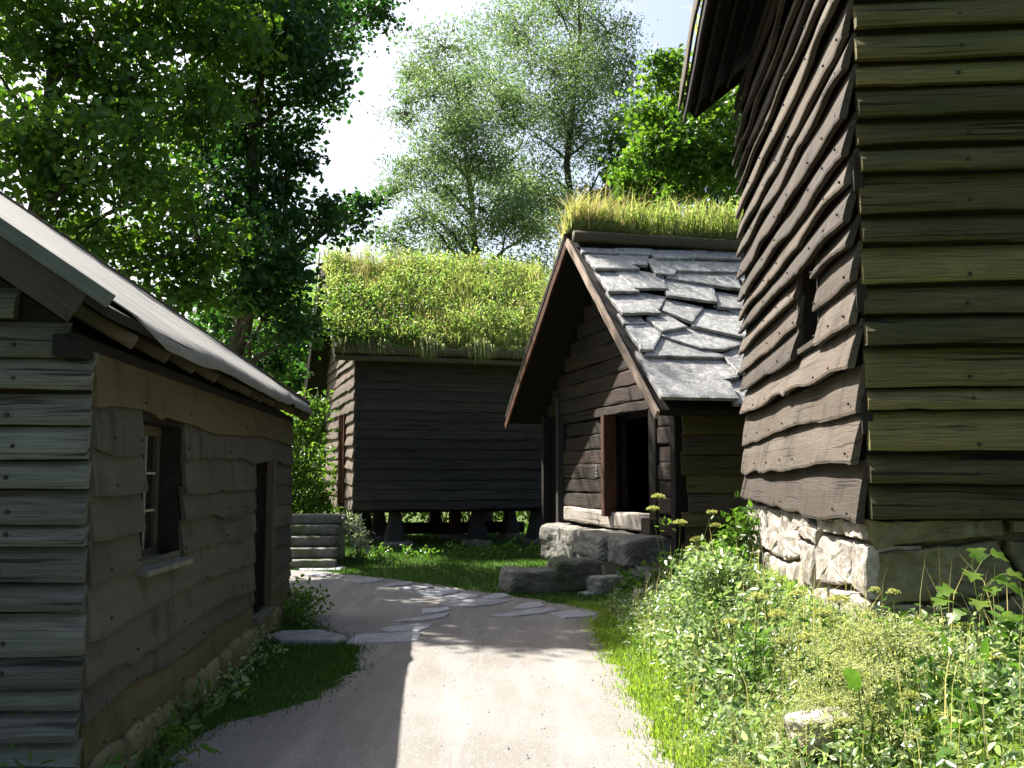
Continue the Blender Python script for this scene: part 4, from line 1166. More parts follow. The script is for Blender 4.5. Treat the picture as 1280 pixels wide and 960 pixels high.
def build_slate_cabin():
    t = thing('slate_roof_cabin', 'dark log cabin with rough slate roof and an open doorway', 'cabin', (1.954, 13.4, 0), R(14.5))
    XE = 7.0
    e0, rg, e1 = (0.0, 2.556), (3.824, 5.746), (8.15, 2.84)
    def zr(y):
        return e0[1] + 0.834 * y if y < rg[0] else rg[1] - (y - rg[0]) * (rg[1] - e1[1]) / (e1[0] - rg[0])
    XW = 0.7                                             # door wall
    XF = 0.62
    # inner dark walls
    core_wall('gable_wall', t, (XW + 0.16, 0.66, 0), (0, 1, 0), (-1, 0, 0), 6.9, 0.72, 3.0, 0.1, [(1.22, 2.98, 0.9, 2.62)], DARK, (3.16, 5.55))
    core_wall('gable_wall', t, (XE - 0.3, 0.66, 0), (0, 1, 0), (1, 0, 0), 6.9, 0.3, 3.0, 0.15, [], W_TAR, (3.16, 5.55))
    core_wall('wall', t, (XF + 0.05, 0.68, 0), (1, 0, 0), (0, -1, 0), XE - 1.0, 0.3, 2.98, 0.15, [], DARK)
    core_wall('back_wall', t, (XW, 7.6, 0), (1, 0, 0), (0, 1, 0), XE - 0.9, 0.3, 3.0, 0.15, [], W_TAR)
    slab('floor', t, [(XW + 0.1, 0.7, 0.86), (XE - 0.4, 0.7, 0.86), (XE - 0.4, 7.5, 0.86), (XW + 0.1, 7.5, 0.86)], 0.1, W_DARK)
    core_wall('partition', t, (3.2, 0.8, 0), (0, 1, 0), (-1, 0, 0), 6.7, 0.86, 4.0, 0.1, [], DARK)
    # front wall under the eave
    nl = Nails()
    zs = [0.42, 0.7, 0.95, 1.13, 1.43, 1.67, 1.98, 2.26, 2.5, 2.8]
    for i in range(len(zs) - 1):
        a = XF + (0.02, 0.05, 0.0, 0.1, 0.08, 0.0, 0.02, 0.02, 0.02)[i]
        board('board', t, (0, 0.66, 0), (1, 0, 0), (0, -1, 0), a, XE - 0.3, zs[i], zs[i + 1] + 0.03, W_GREEN if i % 3 else W_BROWN, 0.02, U(0.05, 0.08), 0.012, 0.04, 0.18)
    # logs of the door wall (outward = -x)
    def log(y0, y1, z, h, m=W_LOG, w=0.2, x=XW):
        o = sweep('log', t, (x + 0.08, y0, z), (x + 0.08, y1, z + U(-.01, .01)), ringsec(w, h * 0.985, 7.0, 20), m, max(4, int((y1 - y0) / 0.25)), 0.016)
        return o
    z = 1.08
    hs = [0.27, 0.25, 0.27, 0.26, 0.27, 0.25]
    for i, h in enumerate(hs):
        log(3.76, 6.28 + (0.12, 0.02, 0.1, 0.12, -0.05, -0.15)[i], z + h / 2, h)
        log(0.8, 1.68, z + h / 2, h, W_LOG)
        z += h
    log(1.88, 6.28, 0.93, 0.28, W_SILL, 0.24, XW - 0.02)
    log(0.72, 1.83, 0.93, 0.28, W_LOG, 0.22)
    # lintel and gable logs
    log(1.73, 4.43, 2.77, 0.16, W_LOG, 0.24, XW - 0.03)
    log(4.44, 6.4, 2.77, 0.18)
    z = 2.86
    while z < 5.3:
        h = U(0.24, 0.3)
        y0 = max(0.9, (z + h - 2.45) / 0.834 + 0.05)
        y1 = min(7.4, rg[0] + (rg[1] - z - h - 0.12) / ((rg[1] - e1[1]) / (e1[0] - rg[0])))
        if y1 - y0 > 0.4: log(y0, y1, z + h / 2, h)
        z += h
    beam('purlin_end', t, (XW - 0.28, 2.3, 3.75), (XW + 0.3, 2.3, 3.75), 0.17, 0.2, W_DARK)
    beam('purlin_end', t, (XW - 0.3, 1.45, 3.1), (XW + 0.3, 1.45, 3.1), 0.2, 0.2, W_DARK)
    # door
    d = thing('doorway', None, None); d.parent = t
    beam('door_jamb', d, (XW - 0.06, 3.68, 0.98), (XW - 0.06, 3.68, 2.7), 0.24, 0.17, W_RED, 6, up=(0, 1, 0))
    beam('door_jamb', d, (XW + 0.06, 1.78, 0.98), (XW + 0.06, 1.78, 2.72), 0.24, 0.3, W_DARK, 6, up=(0, 1, 0))
    beam('threshold_block', d, (XW - 0.2, 1.72, 0.85), (XW + 0.08, 1.76, 0.85), 0.26, 0.36, W_BROWN, 3)
    beam('porch_post', t, (XF + 0.02, 0.78, 0.5), (XF + 0.02, 0.78, 2.85), 0.2, 0.18, W_DARK, 6, up=(0, 1, 0))
    # shaded gallery at the far side
    for k in range(6):
        y = 6.48 + k * 0.19
        beam('gallery_board', t, (XW + 0.12, y, 0.5), (XW + 0.12, y, 3.3), 0.183, 0.035, W_DARK, 3, up=(0, 1, 0))
    beam('gallery_post', t, (XW - 0.02, 6.62, 0.3), (XW - 0.02, 6.62, 3.2), 0.14, 0.15, W_TAR, 5, up=(0, 1, 0))
    beam('gallery_post', t, (XW - 0.05, 7.5, 0.2), (XW - 0.05, 7.5, 2.9), 0.16, 0.16, W_DARK, 5, up=(0, 1, 0))
    V, F = [], []
    for (dy, dz, wy, wz) in ((0, 0.05, 0.1, 0.016), (0.04, 0.02, 0.02, 0.06), (0, -0.01, 0.1, 0.016), (-0.04, -0.04, 0.02, 0.06), (0, -0.07, 0.1, 0.016), (0.03, 0.1, 0.02, 0.05), (-0.03, 0.1, 0.02, 0.05)):
        i = len(V); x = XW - 0.032; yc, zc = 4.42 + dy, 1.73 + dz
        V += [(x, yc - wy / 2, zc - wz / 2), (x, yc + wy / 2, zc - wz / 2), (x, yc + wy / 2, zc + wz / 2), (x, yc - wy / 2, zc + wz / 2)]
        F.append((i, i + 1, i + 2, i + 3))
    mk('number_mark', V, F, CHALK, t)
    # foundation stones
    FST = [(XW - 0.22, 1.75, 0.56, 0.46, 0.36, 0.22, 0.1), (XW - 0.3, 2.75, 0.55, 0.46, 0.6, 0.2, 0.0), (XW - 0.05, 4.1, 0.5, 0.32, 0.6, 0.24, 0.1), (XW + 0.05, 5.35, 0.42, 0.4, 0.6, 0.3, 0.0), (XW + 0.1, 6.5, 0.35, 0.4, 0.5, 0.36, 0.2),
           (XW - 0.1, 1.65, 0.14, 0.45, 0.45, 0.22, 0.1), (XW + 0.1, 2.9, 0.14, 0.4, 0.6, 0.22, 0.2), (XW + 0.1, 4.3, 0.12, 0.4, 0.6, 0.22, 0.0), (XF + 0.5, 0.85, 0.22, 0.5, 0.3, 0.28, 0.0), (XF + 1.6, 0.85, 0.22, 0.5, 0.3, 0.3, 0.0), (XF + 2.7, 0.85, 0.22, 0.55, 0.3, 0.3, 0.0)]
    for i, (x, y, z, a, b, c, r) in enumerate(FST):
        rock('foundation_stone', (x, y, z), (a, b, c), r, STONE, t, i * 5.3, 9.0, 0.055, (U(-.06, .06), U(-.06, .06)))
    # roof
    rf = thing('roof', None, None); rf.parent = t
    slab('roof_deck', rf, [(0, *e0), (XE, *e0), (XE, *rg), (0, *rg)], 0.1, W_DARK)
    slab('roof_deck', rf, [(0, *e1), (XE, *e1), (XE, rg[0] + 0.001, rg[1]), (0, rg[0] + 0.001, rg[1])], 0.1, W_DARK)
    th = math.atan(0.834)
    Wd = (0, math.cos(th), math.sin(th)); N = (0, -math.sin(th), math.cos(th))
    O = (0, e0[0], e0[1])
    for i, p in enumerate(SLATES):
        slate(rf, p, O, Wd, N, i * 3.7, SLATE)
    rows = [0.0, 0.62, 1.2, 1.85, 2.5, 3.15, 3.8, 4.35, 4.8]
    for r in range(len(rows) - 1):
        b0, b1 = rows[r], rows[r + 1]
        a = 1.62 + b0 * 0.36
        while a < XE - 0.1:
            w = min(U(0.45, 0.95), XE - a)
            s = U(-0.08, 0.08)
            slate(rf, [(a + 0.01, b0 + U(-.03, .05)), (a + w - 0.01, b0 + U(-.03, .05)), (a + w - 0.01 + s, b1 - 0.02), (a + 0.01 + s, b1 - 0.02)], O, Wd, N, a * 9 + r, SLATE)
            a += w
    beam('bargeboard', rf, (-0.035, -0.06, 2.48), (-0.035, rg[0] + 0.02, rg[1] - 0.03), 0.05, 0.13, W_BARGE, 10, 0.008)
    beam('bargeboard', rf, (-0.035, e1[0] + 0.03, e1[1] - 0.14), (-0.035, rg[0] + 0.03, rg[1] - 0.06), 0.05, 0.15, W_RED, 10, 0.008)
    beam('verge_board', rf, (0.09, e1[0] + 0.03, e1[1] + 0.06), (0.09, rg[0] + 0.12, rg[1] + 0.1), 0.3, 0.12, W_DARK, 8, 0.014)
    P = Vector(O) + Vector(Wd) * 4.86 + Vector(N) * 0.14
    sweep('turf_log', rf, (0.02, P.y, P.z), (XE, P.y, P.z), ringsec(0.17, 0.2, 3.0, 12), W_BROWN, 14, 0.01, smooth=True)
    pr = [(3.8, 5.8), (3.95, 5.9), (4.15, 5.78)] + [(rg[0] + (e1[0] - rg[0]) * f, rg[1] + (e1[1] - rg[1]) * f) for f in np.linspace(0.15, 1, 8)]
    turf_surface('turf', rf, 0.05, XE, pr, 0.2, SOD, 9.0)
    n = 15000
    y, z = on_prof(pr, n, 0, 0.5); x = RNG.uniform(0.02, XE, n)
    tag(blades('turf_grass', np.stack([x, y, z + 0.15], 1), 0.42 + 0.05 * x, L_SOD, rf, 0.011, 0.5), kind='stuff')
    n = 900
    x = np.abs(RNG.normal(size=n)) * 0.6 + 0.02; y, z = on_prof(pr, n, 0, 0.2)
    tag(blades('turf_straw', np.stack([x, y, z + 0.15], 1), 0.6, L_STRAW, rf, 0.007, 0.7, 0.4, (0.18, -0.15)), kind='stuff')
    n = 600
    x = RNG.uniform(0.02, XE, n); y, z = on_prof(pr, n, 0, 0.3)
    tag(blades('turf_straw', np.stack([x, y, z + 0.15], 1), 0.8, L_STRAW, rf, 0.007, 0.4, 0.4, (0.1, -0.05)), kind='stuff')
    P = []
    for k in range(260):
        y, z = on_prof(pr, 1, 0.0, 0.4); x = RNG.uniform(0.9, XE)
        h = RNG.uniform(0.1, 0.3) + 0.12 * x
        m = 30
        P.append(np.array([x, y[0], z[0] + 0.2]) + RNG.normal(size=(m, 3)) * np.array([0.12, 0.12, 0.08]) + np.array([0, 0, h]) * RNG.uniform(0, 1, (m, 1)))
    tag(leaves('turf_weeds', np.concatenate(P), 0.065, L_SODWEED, rf, 'oval', 0.8), kind='stuff')
build_slate_cabin()
# ================================================================== steps, boulders
def build_steps():
    t = thing('garden_steps', 'flight of five rough stone steps left of the stilt storehouse', 'steps', (-3.72, 18.15, -0.03), R(6))
    for k in range(5):
        w = 1.1 + U(-0.04, 0.06)
        o = rock('step', (U(-.03, .03), 0.16 + k * 0.27, 0.095 + k * 0.192), (w / 2, 0.22, 0.094), U(-.02, .02), STONE_M, t, k * 4.4, 9.0, 0.05)
    rock('landing', (0, 2.1, 0.80), (0.6, 0.8, 0.09), 0, STONE_M, t, 33, 9.0, 0.05)
    rock('landing', (0, 2.3, 0.35), (0.55, 0.6, 0.4), 0, STONE_M, t, 35, 9.0, 0.05)
build_steps()
BO = [((0.28, 14.75, 0.14), (0.42, 0.30, 0.19), 0.35, STONE_M, 'low flat boulder beside the grass left of the doorway'),
      ((0.92, 15.0, 0.2), (0.36, 0.34, 0.26), 0.2, STONE_M, 'square boulder step below the cabin doorway'),
      ((1.38, 14.5, 0.1), (0.26, 0.2, 0.15), 0.5, STONE, 'small dark boulder in front of the cabin foundation'),
      ((1.95, 13.75, 0.16), (0.12, 0.1, 0.24), 0.3, STONE, 'upright pointed grey stone among the weeds'),
      ((1.82, 12.9, 0.1), (0.24, 0.2, 0.14), 0.4, STONE_W, 'pale flat rock at the edge of the leafy shrub')]
for i, (l, s, r, m, lab) in enumerate(BO):
    rock('boulder', l, s, r, m, None, i * 7.7 + 2, 7.0, 0.07, (U(-.08, .08), U(-.08, .08)), lab, 'boulder')
rock('boulder', (1.55, 5.15, 0.42), (0.16, 0.12, 0.1), 0.3, STONE_W, None, 71, 3.5, 0.1, (0, 0), 'white rock half hidden in the weeds near the bottom edge', 'boulder')

# ================================================================== trees
MAPLE = [(-8.91, 17.32, 9.75, 1.01), (-8.26, 18.11, 9.96, 1.08), (-6.89, 17.66, 9.83, 1.01), (-8.74, 18.27, 8.78, 1.15), (-7.41, 18.33, 8.96, 1.15), (-8.58, 16.87, 7.24, 0.86), (-7.28, 16.74, 7.2, 1.15), (-6.98, 18.87, 8.22, 1.01), (-8.23, 17.38, 6.53, 0.86), (-6.92, 17.31, 6.44, 1.08), (-6.7, 19.28, 7.23, 0.86), (-7.72, 17.92, 5.79, 0.86), (-6.9, 18.87, 5.85, 1.01), (-5.69, 17.94, 5.95, 0.79), (-6.23, 18.36, 9.76, 1.01), (-5.63, 17.09, 8.18, 0.86), (-10.64, 18.35, 9.75, 1.3), (-10.9, 18.95, 8.24, 1.3), (-10.6, 18.06, 6.27, 1.15), (-9.03, 18.63, 11.81, 1.3), (-7.4, 18.44, 11.71, 1.3), (-9.59, 16.87, 10.85, 1.3), (-5.74, 18.67, 5.04, 0.65), (-6.34, 18.24, 4.74, 0.58), (-5.4, 17.9, 9.9, 0.9), (-5.0, 18.9, 10.3, 0.8), (-5.9, 19.9, 9.4, 0.8), (-5.6, 17.3, 10.9, 0.8), (-6.3, 17.0, 10.6, 0.9)]
DARKT = [(-6.26, 20.4, 11.18, 1.18), (-4.87, 19.58, 10.63, 1.09), (-6.2, 22.11, 10.46, 1.18), (-4.67, 20.92, 10.34, 0.84), (-4.29, 21.66, 10.28, 0.59), (-6.9, 22.15, 8.97, 1.01), (-5.51, 21.65, 8.99, 1.01), (-4.85, 22.27, 9.48, 0.59), (-5.91, 20.68, 7.28, 1.09), (-5.19, 21.91, 7.8, 0.84), (-4.16, 20.83, 7.06, 0.59), (-3.64, 22.32, 7.54, 0.54), (-3.22, 22.15, 7.77, 0.34), (-5.3, 19.78, 5.89, 1.01), (-4.52, 19.9, 5.75, 0.67), (-5.04, 20.14, 4.81, 0.76), (-6.34, 22.41, 5.16, 0.76), (-4.5, 20.81, 4.58, 0.42), (-4.65, 26.0, 14.0, 1.0), (-3.5, 25.6, 14.0, 0.62), (-4.54, 21.02, 11.65, 0.92), (-5.87, 20.65, 12.91, 1.34), (-5.4, 20.55, 13.03, 1.2), (-6.92, 21.25, 13.05, 1.18), (-5.28, 22.22, 4.32, 0.59), (-4.5, 21.55, 8.51, 0.34), (-5.35, 22.3, 6.98, 0.84)]
ASHA = [(0.0, 42.05, 20.88, 1.76), (2.13, 42.83, 21.97, 1.92), (4.08, 40.99, 20.39, 1.44), (1.57, 38.06, 17.42, 1.92), (3.65, 42.08, 18.73, 1.6), (-0.7, 42.68, 18.97, 1.44), (0.35, 42.33, 16.67, 1.76), (2.65, 40.4, 15.65, 1.76), (4.92, 41.23, 16.63, 1.12), (4.08, 38.34, 13.97, 1.28), (1.37, 41.91, 14.41, 1.6), (-0.66, 40.42, 14.3, 1.44), (3.01, 38.76, 12.48, 1.28), (1.25, 37.49, 21.39, 1.6), (3.5, 42.04, 23.41, 1.28), (5.61, 42.82, 14.86, 0.96), (5.0, 41, 12.6, 1.2), (1.2, 39, 12.0, 1.3), (2.4, 40, 18.6, 1.4), (4.7, 41, 18.2, 1.1)]
ASHB = [(-2.38, 33.87, 16.56, 1.15), (-1.55, 37.56, 16.58, 1.3), (-2.93, 35.54, 15.47, 1.01), (-2.25, 34.19, 13.5, 1.3), (-1.15, 34.93, 12.88, 1.3), (-3.68, 37.39, 13.67, 1.01), (-2.95, 37.93, 12.57, 1.3), (-1.1, 33.64, 10.78, 1.3), (-4.19, 36.59, 12.19, 0.81), (0.0, 33.64, 10.22, 1.01), (-2.12, 37.13, 10.8, 1.15), (-3.29, 35.12, 10.89, 0.86), (-3.45, 37.97, 17.39, 0.86), (0.31, 38.49, 12.73, 1.15), (-3.4, 36, 9.4, 0.8), (-2.0, 36, 9.3, 0.9), (-0.6, 36, 9.2, 0.9), (0.7, 36, 9.0, 0.8), (-4.3, 36, 10.2, 0.8), (-1.6, 36, 14.7, 1.2), (-4.0, 36, 15.0, 0.7), (-0.4, 36, 15.2, 1.0), (0.9, 36, 10.6, 1.0)]
MAPR = [(4.46, 27.02, 12.4, 0.76), (5.72, 28.94, 12.67, 0.76), (3.89, 26.26, 11.21, 0.76), (4.58, 25.36, 10.35, 0.82), (5.96, 27.39, 11.16, 0.86), (3.51, 25.18, 9.86, 0.6), (4.44, 25.82, 9.53, 0.76), (5.67, 26.64, 9.89, 0.76), (6.56, 27.43, 12.33, 0.86), (6.75, 25.66, 10.56, 1.3), (7.29, 25.22, 11.9, 1.08), (3.49, 28.43, 10.2, 0.54), (4.13, 26.28, 12.78, 0.48)]
tree('maple_tree', 'leafy maple with bare grey trunk at the far left', (-9.1, 17.6, 0), (-8.3, 17.9, 11.2), 0.24, MAPLE, L_MAPLE, 0.16, 860, 'kite', 14, 0.29)
tree('lime_tree', 'dark green tree hanging over the cabin roof towards the sky gap', (-6.3, 21.4, 0), (-5.2, 21.2, 12.3), 0.3, DARKT, L_DARK, 0.14, 1750, 'kite', 15, 0.31)
ash = tree('ash_tree', 'tall airy ash tree rising behind the slate roof ridge', (2.2, 40.5, 0.3), (2.6, 40.5, 21.5), 0.3, ASHA, L_ASH, 0.165, 1080, 'lance', 22, 0.33)
tree('ash_tree', 'broad hazy ash tree leaning left behind the turf roof', (0.9, 36.3, 0.2), (-2.2, 36, 15.5), 0.3, ASHB, L_ASH, 0.155, 1400, 'lance', 22, 0.34)
mr = tree('maple_tree', 'bright green maple between the slate cabin and the tall storehouse', (5.2, 26.8, 0.3), (5.4, 26.8, 12.2), 0.24, MAPR, L_MAPLE, 0.15, 2300, 'kite', 16, 0.3)
DK = [(4.6, 38, 12.5, 1.3), (3.8, 38.5, 11, 1.2), (5.4, 38, 13.6, 1.2), (5.0, 38, 10.3, 1.4), (6.3, 38, 12, 1.5), (4.4, 38.2, 14.4, 0.9), (6.5, 38, 14.4, 1.2), (7.6, 38, 10.5, 1.8), (8.5, 38, 13.0, 1.8)]
tree('oak_tree', 'dense dark tree between the ash and the bright maple', (5.8, 38, 0.2), (5.6, 38, 12.5), 0.35, DK, L_MAPLE, 0.26, 520, 'kite', 14, 0.38)
LT = [(-12.1, 58, 8.5, 2.2), (-11.2, 57, 5.6, 2.0), (-13.4, 58, 6.2, 2.2), (-11.6, 58, 10.8, 1.6), (-9.6, 58, 7.2, 1.9), (-10.4, 57, 3.6, 1.8), (-14.2, 58, 9.0, 2.0)]
bt = tree('birch_tree', 'pale sunlit tree in the distance beyond the stone steps', (-11.6, 58, 0.5), (-11.6, 58, 10.5), 0.25, LT, L_BRIGHT, 0.3, 420, 'kite', 12, 0.4)
BG = [((-24, 52), 0.8, 1.25, 'distant tree far left behind the felt roofed cabin'), ((-17, 66), 2.1, 1.3, 'distant tree behind the big left maple'), ((-4, 70), 3.0, 1.05, 'distant tree low behind the turf roof'),
      ((6, 66), 4.0, 1.2, 'distant tree behind the tall ash'), ((16, 60), 5.0, 1.4, 'distant tree behind the tall storehouse roof'), ((28, 48), 5.7, 1.4, 'distant tree far right behind the storehouse')]
for (x, y), rz, sc, lab in BG:
    c = copy_tree(bt)
    c.location = (x, y, 0.5); c.rotation_euler = (0, 0, rz); c.scale = (sc,) * 3
    tag(c, lab, 'tree', 'distant trees')
tag(bt, group='distant trees')

def bush(name, label, base, clumps, mat, leaf, dens, shape='oval', sub=9, spread=0.36, cat='shrub', stems=TWIG, up=0.7, stemr=0.008, group=None):
    base = Vector(base)
    t = thing(name, label, cat, base, 0, group)
    tb = Tubes(); P = []; RO = []
    for ci, (x, y, z, r) in enumerate(clumps):
        c = Vector((x, y, z)) - base
        ground = float(height(x, y)) - base.z
        for s in range(sub):
            d = RNG.normal(size=3); d /= np.linalg.norm(d)
            sc = np.array(c) + d * r * RNG.uniform(0.4, 1.1) * np.array([1, 1, 0.85])
            foot = Vector((c.x * 0.75 + U(-.06, .06), c.y * 0.75 + U(-.06, .06), ground - 0.03)) if s % 3 == 0 else c
            tb.add(curve_pts(foot, sc, 4, 0.03, 0.08, ci * 3 + s), [stemr, stemr * 0.85, stemr * 0.7, stemr * 0.5, stemr * 0.25], 4)
            m = int(dens * r * r / sub * RNG.uniform(0.6, 1.4))
            P.append(sc + RNG.normal(size=(m, 3)) * np.array([1, 1, 0.75]) * r * spread)
            RO.append(np.full(m, RNG.uniform(0, 0.45)))
    tag(tb.build('stems', stems, t), kind='stuff')
    leaves('foliage', np.concatenate(P), leaf, mat, t, shape, up, 0.4, np.concatenate(RO))
    return t

bush('garden_shrub', 'tall dense shrub filling the gap behind the stone steps', (-5.35, 25.2, 0), [(-5.3, 25.2, 1.1, 0.7), (-5.7, 25.4, 1.9, 0.6), (-5.0, 25.3, 1.8, 0.6), (-5.4, 25.3, 2.7, 0.6), (-5.1, 25.6, 3.3, 0.45), (-5.7, 25.6, 3.1, 0.4), (-6.3, 25.2, 1.4, 0.7), (-4.7, 25.2, 1.0, 0.5), (-6.1, 25.5, 0.7, 0.6)], L_BRIGHT, 0.13, 1500, 'oval', 11, stemr=0.02)
bush('sunlit_pale_plant', 'pale sunlit leafy plant beside the bottom of the stone steps', (-3.0, 19.4, 0), [(-3.0, 19.4, 0.62, 0.2), (-2.85, 19.4, 0.4, 0.2), (-3.1, 19.5, 0.8, 0.14)], L_SUNLIT, 0.1, 2600, 'oval', 8, cat='plant')
for k, (x, y, z, r, lab) in enumerate([(-2.6, 20.6, 0.25, 0.38, 'low leafy weed under the left end of the stilt storehouse'), (-1.2, 20.9, 0.25, 0.4, 'dark low weed under the middle of the stilt storehouse'), (0.0, 20.6, 0.3, 0.42, 'dark low weed under the right end of the stilt storehouse'),
                                       (0.3, 16.2, 0.3, 0.25, 'sunlit small weed behind the low flat boulder')]):
    bush('weed_clump', lab, (x, y, 0), [(x, y, z * 0.4, r * 0.55), (x + 0.5, y + 0.1, z * 0.35, r * 0.5), (x - 0.45, y - 0.1, z * 0.35, r * 0.5)], L_HERB, 0.09, 1800, 'oval', 8, cat='weed')
# hedge beyond the lawn, seen under the stilts
for k, (x, lab) in enumerate([(-9.5, 'leftmost hedge bush beyond the sunny lawn'), (-5.6, 'second hedge bush from the left beyond the sunny lawn'), (-1.9, 'third hedge bush from the left beyond the sunny lawn'), (1.8, 'fourth hedge bush from the left beyond the sunny lawn'), (5.5, 'rightmost hedge bush beyond the sunny lawn')]):
    bush('hedge_bush', lab, (x * 0.85, 34.2, 0.0), [(x * 0.85, 34.2, 0.9, 0.9), (x * 0.85 + 1.1, 34.4, 0.7, 0.8), (x * 0.85 - 1.1, 34.0, 0.8, 0.8), (x * 0.85 + 0.3, 34.4, 1.8, 0.9), (x * 0.85 - 0.9, 34.5, 1.7, 0.8)], L_MAPLE, 0.16, 700, 'kite', 10, stemr=0.03, group='hedge beyond the lawn')

# ================================================================== bank on the right: shrub, umbels, herbs
bush('leafy_shrub', 'big pale green shrub growing against the white foundation stones', (1.75, 8.3, 0.4),
     [(1.62, 8.5, 0.6, 0.34), (1.9, 9.1, 0.78, 0.32), (1.55, 7.6, 0.46, 0.32), (1.82, 7.7, 0.62, 0.3), (1.98, 8.5, 0.74, 0.24), (1.68, 9.7, 0.46, 0.3), (1.72, 6.9, 0.48, 0.28), (1.98, 9.9, 0.6, 0.3), (1.5, 6.8, 0.36, 0.24), (1.75, 8.7, 0.86, 0.24), (1.7, 9.4, 0.72, 0.24)],
     L_SHRUB, 0.056, 7600, 'oval', 15, 0.27, stemr=0.005)
bush('climbing_shrub', 'leafy shrub climbing the far corner of the tall storehouse', (2.55, 11.4, 0.5),
     [(2.6, 11.4, 0.95, 0.24), (2.58, 11.3, 1.2, 0.18), (2.4, 11.3, 0.72, 0.24), (2.62, 11.5, 0.6, 0.26), (2.3, 11.0, 0.5, 0.24)], L_BRIGHT, 0.085, 3600, 'oval', 10, stemr=0.006)
bush('weed_clump', 'sunny weeds at the foot of the slate cabin wall', (1.75, 13.2, 0.2), [(1.75, 13.1, 0.3, 0.25), (2.1, 12.7, 0.4, 0.3), (1.5, 13.5, 0.2, 0.2), (2.4, 12.4, 0.5, 0.3)], L_HERB, 0.08, 2600, 'oval', 9, cat='weed')
bush('broad_leaved_weeds', 'broad leaved green weeds in the bottom right corner', (2.3, 4.55, 0.4), [(2.15, 4.7, 0.72, 0.2), (2.4, 4.7, 0.62, 0.22), (2.05, 4.45, 0.5, 0.2), (2.3, 4.4, 0.5, 0.24), (2.55, 5.1, 0.7, 0.22), (2.75, 5.4, 0.8, 0.2)], L_HERB, 0.11, 1900, 'oval', 9, cat='weed', stemr=0.005)
bush('nettle_patch', 'mixed green weeds along the bottom edge right of the path', (1.5, 4.6, 0.2), [(1.35, 4.7, 0.3, 0.2), (1.6, 4.55, 0.36, 0.2), (1.5, 5.2, 0.36, 0.22), (1.8, 4.5, 0.4, 0.2), (1.25, 5.4, 0.22, 0.2), (1.75, 5.0, 0.42, 0.2), (1.3, 6.1, 0.25, 0.22), (1.2, 4.4, 0.2, 0.18)], L_SHRUB, 0.05, 4600, 'oval', 10, cat='weed', stemr=0.003)
bush('fern_patch', 'dark green shaded weeds below the front of the felt roofed cabin', (-2.3, 4.8, 0), [(-2.1, 4.95, 0.12, 0.18), (-2.4, 4.85, 0.18, 0.2), (-1.95, 5.35, 0.1, 0.16), (-2.0, 5.8, 0.12, 0.17), (-2.75, 4.85, 0.2, 0.2), (-2.05, 6.4, 0.12, 0.16), (-2.15, 7.0, 0.12, 0.16)], L_HERB, 0.085, 2600, 'lance', 10, cat='weed', stemr=0.004)
bush('corner_weeds', 'leafy weeds at the far corner of the felt roofed cabin', (-2.55, 11.9, 0), [(-2.45, 11.6, 0.15, 0.22), (-2.55, 12.1, 0.22, 0.26), (-2.3, 11.3, 0.1, 0.18), (-2.7, 12.6, 0.2, 0.25)], L_HERB, 0.07, 2600, 'oval', 9, cat='weed', stemr=0.004)
bush('clover_patch', 'small pale leaves along the cabin foundation beside the grass', (-2.2, 9.0, 0), [(-2.2, 8.3, 0.06, 0.14), (-2.25, 8.9, 0.07, 0.15), (-2.3, 9.5, 0.1, 0.16), (-2.1, 7.7, 0.06, 0.14)], L_SHRUB, 0.05, 3600, 'oval', 8, cat='weed', stemr=0.003)

def umbel_plant(name, label, base, heads, group=None, mat=L_UMBEL, foliage=True):
    """heads: (dx, dy, height, radius)"""
    b = Vector(base)
    t = thing(name, label, 'plant', b, 0, group)
    tb = Tubes()
    P = []
    for i, (dx, dy, h, r) in enumerate(heads):
        tip = Vector((dx, dy, h))
        tb.add(curve_pts((dx * 0.15, dy * 0.15, -0.1), tip - Vector((0, 0, r * 0.6)), 6, 0.0, 0.05, i + b.x), [0.006, 0.0055, 0.005, 0.0045, 0.004, 0.003, 0.0025], 5)
        V, n = [], 26
        pts = []
        for q in range(n):
            a = q * 2.39996; rr = r * math.sqrt((q + 0.5) / n)
            e = tip + Vector((rr * math.cos(a), rr * math.sin(a), r * 0.45 * (1 - (rr / r) ** 2) + U(-.006, .006)))
            tb.add([tip - Vector((0, 0, r * 0.6)), e], [0.0016, 0.001], 3)
            pts.append(np.array(e) + RNG.normal(size=(11, 3)) * r * 0.1 * np.array([1, 1, 0.45]))
        leaves('flower_head', np.concatenate(pts), r * 0.24, mat, t, 'kite', 1.2)
        for q in range(5):
            P.append(np.array(tip) * U(0.1, 0.75) + RNG.normal(size=(6, 3)) * 0.05)
    tb.build('stem', STEM, t)
    if foliage:
        leaves('foliage', np.concatenate(P), 0.07, L_HERB, t, 'lance', 0.7)
    return t

umbel_plant('umbel_plant', 'tall yellow umbel plant in front of the cabin doorway post', (1.85, 11.6, 0.15), [(-0.16, 0, 1.28, 0.075), (-0.22, 0.05, 1.14, 0.07), (0.08, 0, 0.98, 0.08), (0.45, 0, 1.1, 0.06), (0.3, 0.1, 0.78, 0.08), (0.5, 0.05, 0.95, 0.06), (0.2, -0.1, 0.7, 0.07)])
umbel_plant('umbel_plant', 'two pale round umbel heads against the dark foundation stones', (2.05, 5.3, 0.5), [(-0.12, 0.1, 0.58, 0.03), (-0.02, 0.1, 0.57, 0.033), (0.3, 0, 0.4, 0.05), (0.15, 0.05, 0.35, 0.04)])
umbel_plant('umbel_plant', 'spent umbel heads right of the maple seedling at the right edge', (2.5, 4.8, 0.5), [(-0.05, 0.05, 0.36, 0.05), (0.1, 0.05, 0.4, 0.045), (-0.2, 0.05, 0.33, 0.05), (0.0, 0.1, 0.22, 0.06)])
